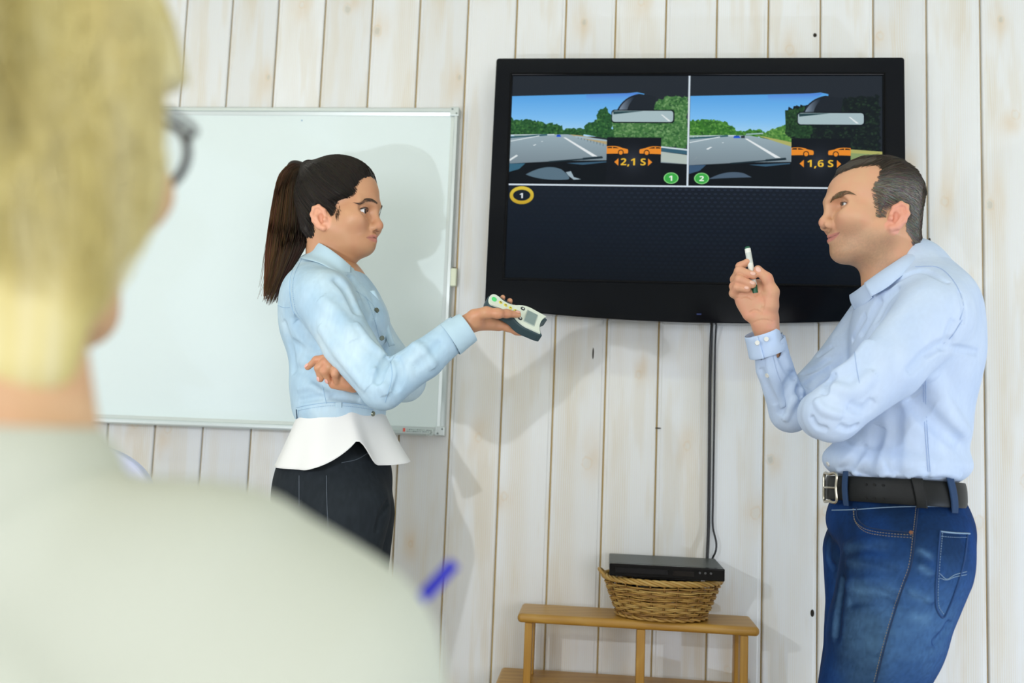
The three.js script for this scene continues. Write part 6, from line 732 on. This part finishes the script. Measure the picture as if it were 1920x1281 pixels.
  worldPart('collar', sheet([0, 1, 2, 3, 4, 5, 6].map((i) => { const a = -0.9 + i * 0.75; return nT.clone().lerp(nB, 0.78).add(V(Math.cos(a) * 0.050, 0.000, Math.sin(a) * 0.050)); }), [0, 1, 2, 3, 4, 5, 6].map((i) => { const a = -0.9 + i * 0.75; return nT.clone().lerp(nB, 1.05).add(V(Math.cos(a) * 0.056, -0.010, Math.sin(a) * 0.056)); }), 0.006, 0.006, 40, 8), mat(srgb(206, 211, 197), 0.8), who);
  const T = new Field(); T.ell(V(-0.33, 0.56, 1.96), 0.185, 0.10, 0.15, 0.05).chain([V(-0.24, 0.56, 1.93), V(-0.20, 0.53, 1.54), V(-0.20, 0.12, 1.50)], [0.092, 0.066, 0.048], 0.03).chain([V(-0.42, 0.56, 1.93), V(-0.42, 0.53, 1.53), V(-0.43, 0.12, 1.49)], [0.092, 0.066, 0.048], 0.03); worldPart('trousers', T.mesh(0.010, null), mat(srgb(70, 74, 84), 0.85), who);
  for (const [x, z] of [[-0.20, 1.53], [-0.43, 1.52]]) { const s = new Field(); shoe(s, V(x, 0, z), V(x, 0, z - 0.22)); worldPart('shoe', s.mesh(0.008, null), mat(srgb(40, 38, 40), 0.5), who); }
  const pen = thing('pen', 'bright blue pen held up in front of the seated woman', 'pen', hand.toArray()), bm = mat(srgb(28, 36, 214), 0.3, { clearcoat: 0.4 }), p0 = hand.clone().addScaledVector(pd, -0.05), p1 = pb;
  const base = hand.clone(), at = (t) => base.clone().addScaledVector(pd, t), Lp = pb.clone().sub(hand).dot(pd); worldPart('barrel', cyl(at(-0.062), at(Lp - 0.010), 0.0040, 0.0044, 18), bm, pen); worldPart('cap', cyl(at(Lp - 0.028), at(Lp), 0.0049, 0.0046, 18), bm, pen); worldPart('nib', cyl(at(-0.074), at(-0.062), 0.0008, 0.0038, 14), mat(srgb(190, 190, 190), 0.3, { metalness: 0.8 }), pen); worldPart('clip', tube([at(Lp - 0.003).add(V(0, 0, 0.005)), at(Lp - 0.012).add(V(0, 0, 0.0068)), at(Lp - 0.026).add(V(0, 0, 0.0058))], 0.0012, 12, 6), bm, pen);
  const st = thing('stool', 'plain round grey stool under the seated woman', 'stool', [-0.33, 0, 1.96]), cu = new THREE.CylinderGeometry(0.19, 0.185, 0.05, 40); cu.translate(0, 0.435, 0); part('seat', cu, mat(srgb(110, 112, 118), 0.7), st); for (let i = 0; i < 4; i++) { const a = i * Math.PI / 2 + 0.78; part('leg', cyl(V(Math.cos(a) * 0.14, 0.415, Math.sin(a) * 0.14), V(Math.cos(a) * 0.19, 0, Math.sin(a) * 0.19), 0.013, 0.012), mat(srgb(150, 152, 156), 0.35, { metalness: 0.8 }), st); }
}
// ---------- pale chair by the wall on the left ----------
{
  const top = P(160, 822, 0.62), right = P(298, 880, 0.62), x = right.x - 0.215, g = thing('office_chair', 'pale lavender high-backed chair standing below the whiteboard on the left', 'chair', [x, 0, 0.60]), pm = mat(srgb(186, 190, 214), 0.45), gm = mat(srgb(140, 144, 152), 0.4, { metalness: 0.6 });
  const shell = (w, h, r, d) => { const s = new THREE.Shape(), a = w / 2; s.moveTo(-a + r * 0.5, 0); s.lineTo(a - r * 0.5, 0); s.quadraticCurveTo(a, 0, a, r * 0.5); s.lineTo(a, h - r); s.bezierCurveTo(a, h - r * 0.35, a - r * 0.55, h - 0.012, 0, h); s.bezierCurveTo(-a + r * 0.55, h - 0.012, -a, h - r * 0.35, -a, h - r); s.lineTo(-a, r * 0.5); s.quadraticCurveTo(-a, 0, -a + r * 0.5, 0); return new THREE.ExtrudeGeometry(s, { depth: d, bevelEnabled: true, bevelSize: 0.008, bevelThickness: 0.008, bevelSegments: 3, curveSegments: 24 }); };
  const hb = top.y - 0.56, b = shell(0.414, hb - 0.008, 0.14, 0.016); b.translate(0, 0.56, 0.012); part('backrest', b, pm, g);
  const s = new RoundedBoxGeometry(0.46, 0.06, 0.44, 4, 0.028); s.translate(0, 0.49, 0.27); part('seat', s, pm, g); part('back_support', tube([V(0, 0.46, 0.20), V(0, 0.45, 0.04), V(0, 0.52, -0.004), V(0, 0.74, -0.002)], 0.016, 30, 8), gm, g);
  part('gas_column', cyl(V(0, 0.09, 0.26), V(0, 0.46, 0.26), 0.028, 0.022), gm, g); for (let i = 0; i < 5; i++) { const a = i * Math.PI * 0.4 + 0.5, e = V(Math.cos(a) * 0.25, 0.065, 0.26 + Math.sin(a) * 0.25); part('base_arm', cyl(V(0, 0.10, 0.26), e, 0.02, 0.013), gm, g); const c = part('caster', cyl(e.clone().add(V(-Math.sin(a) * 0.012, -0.0365, Math.cos(a) * 0.012)), e.clone().add(V(Math.sin(a) * 0.012, -0.0365, -Math.cos(a) * 0.012)), 0.0285, 0.0285, 20), mat(srgb(40, 40, 44), 0.5), g); }
}
renderer.render(scene, camera);
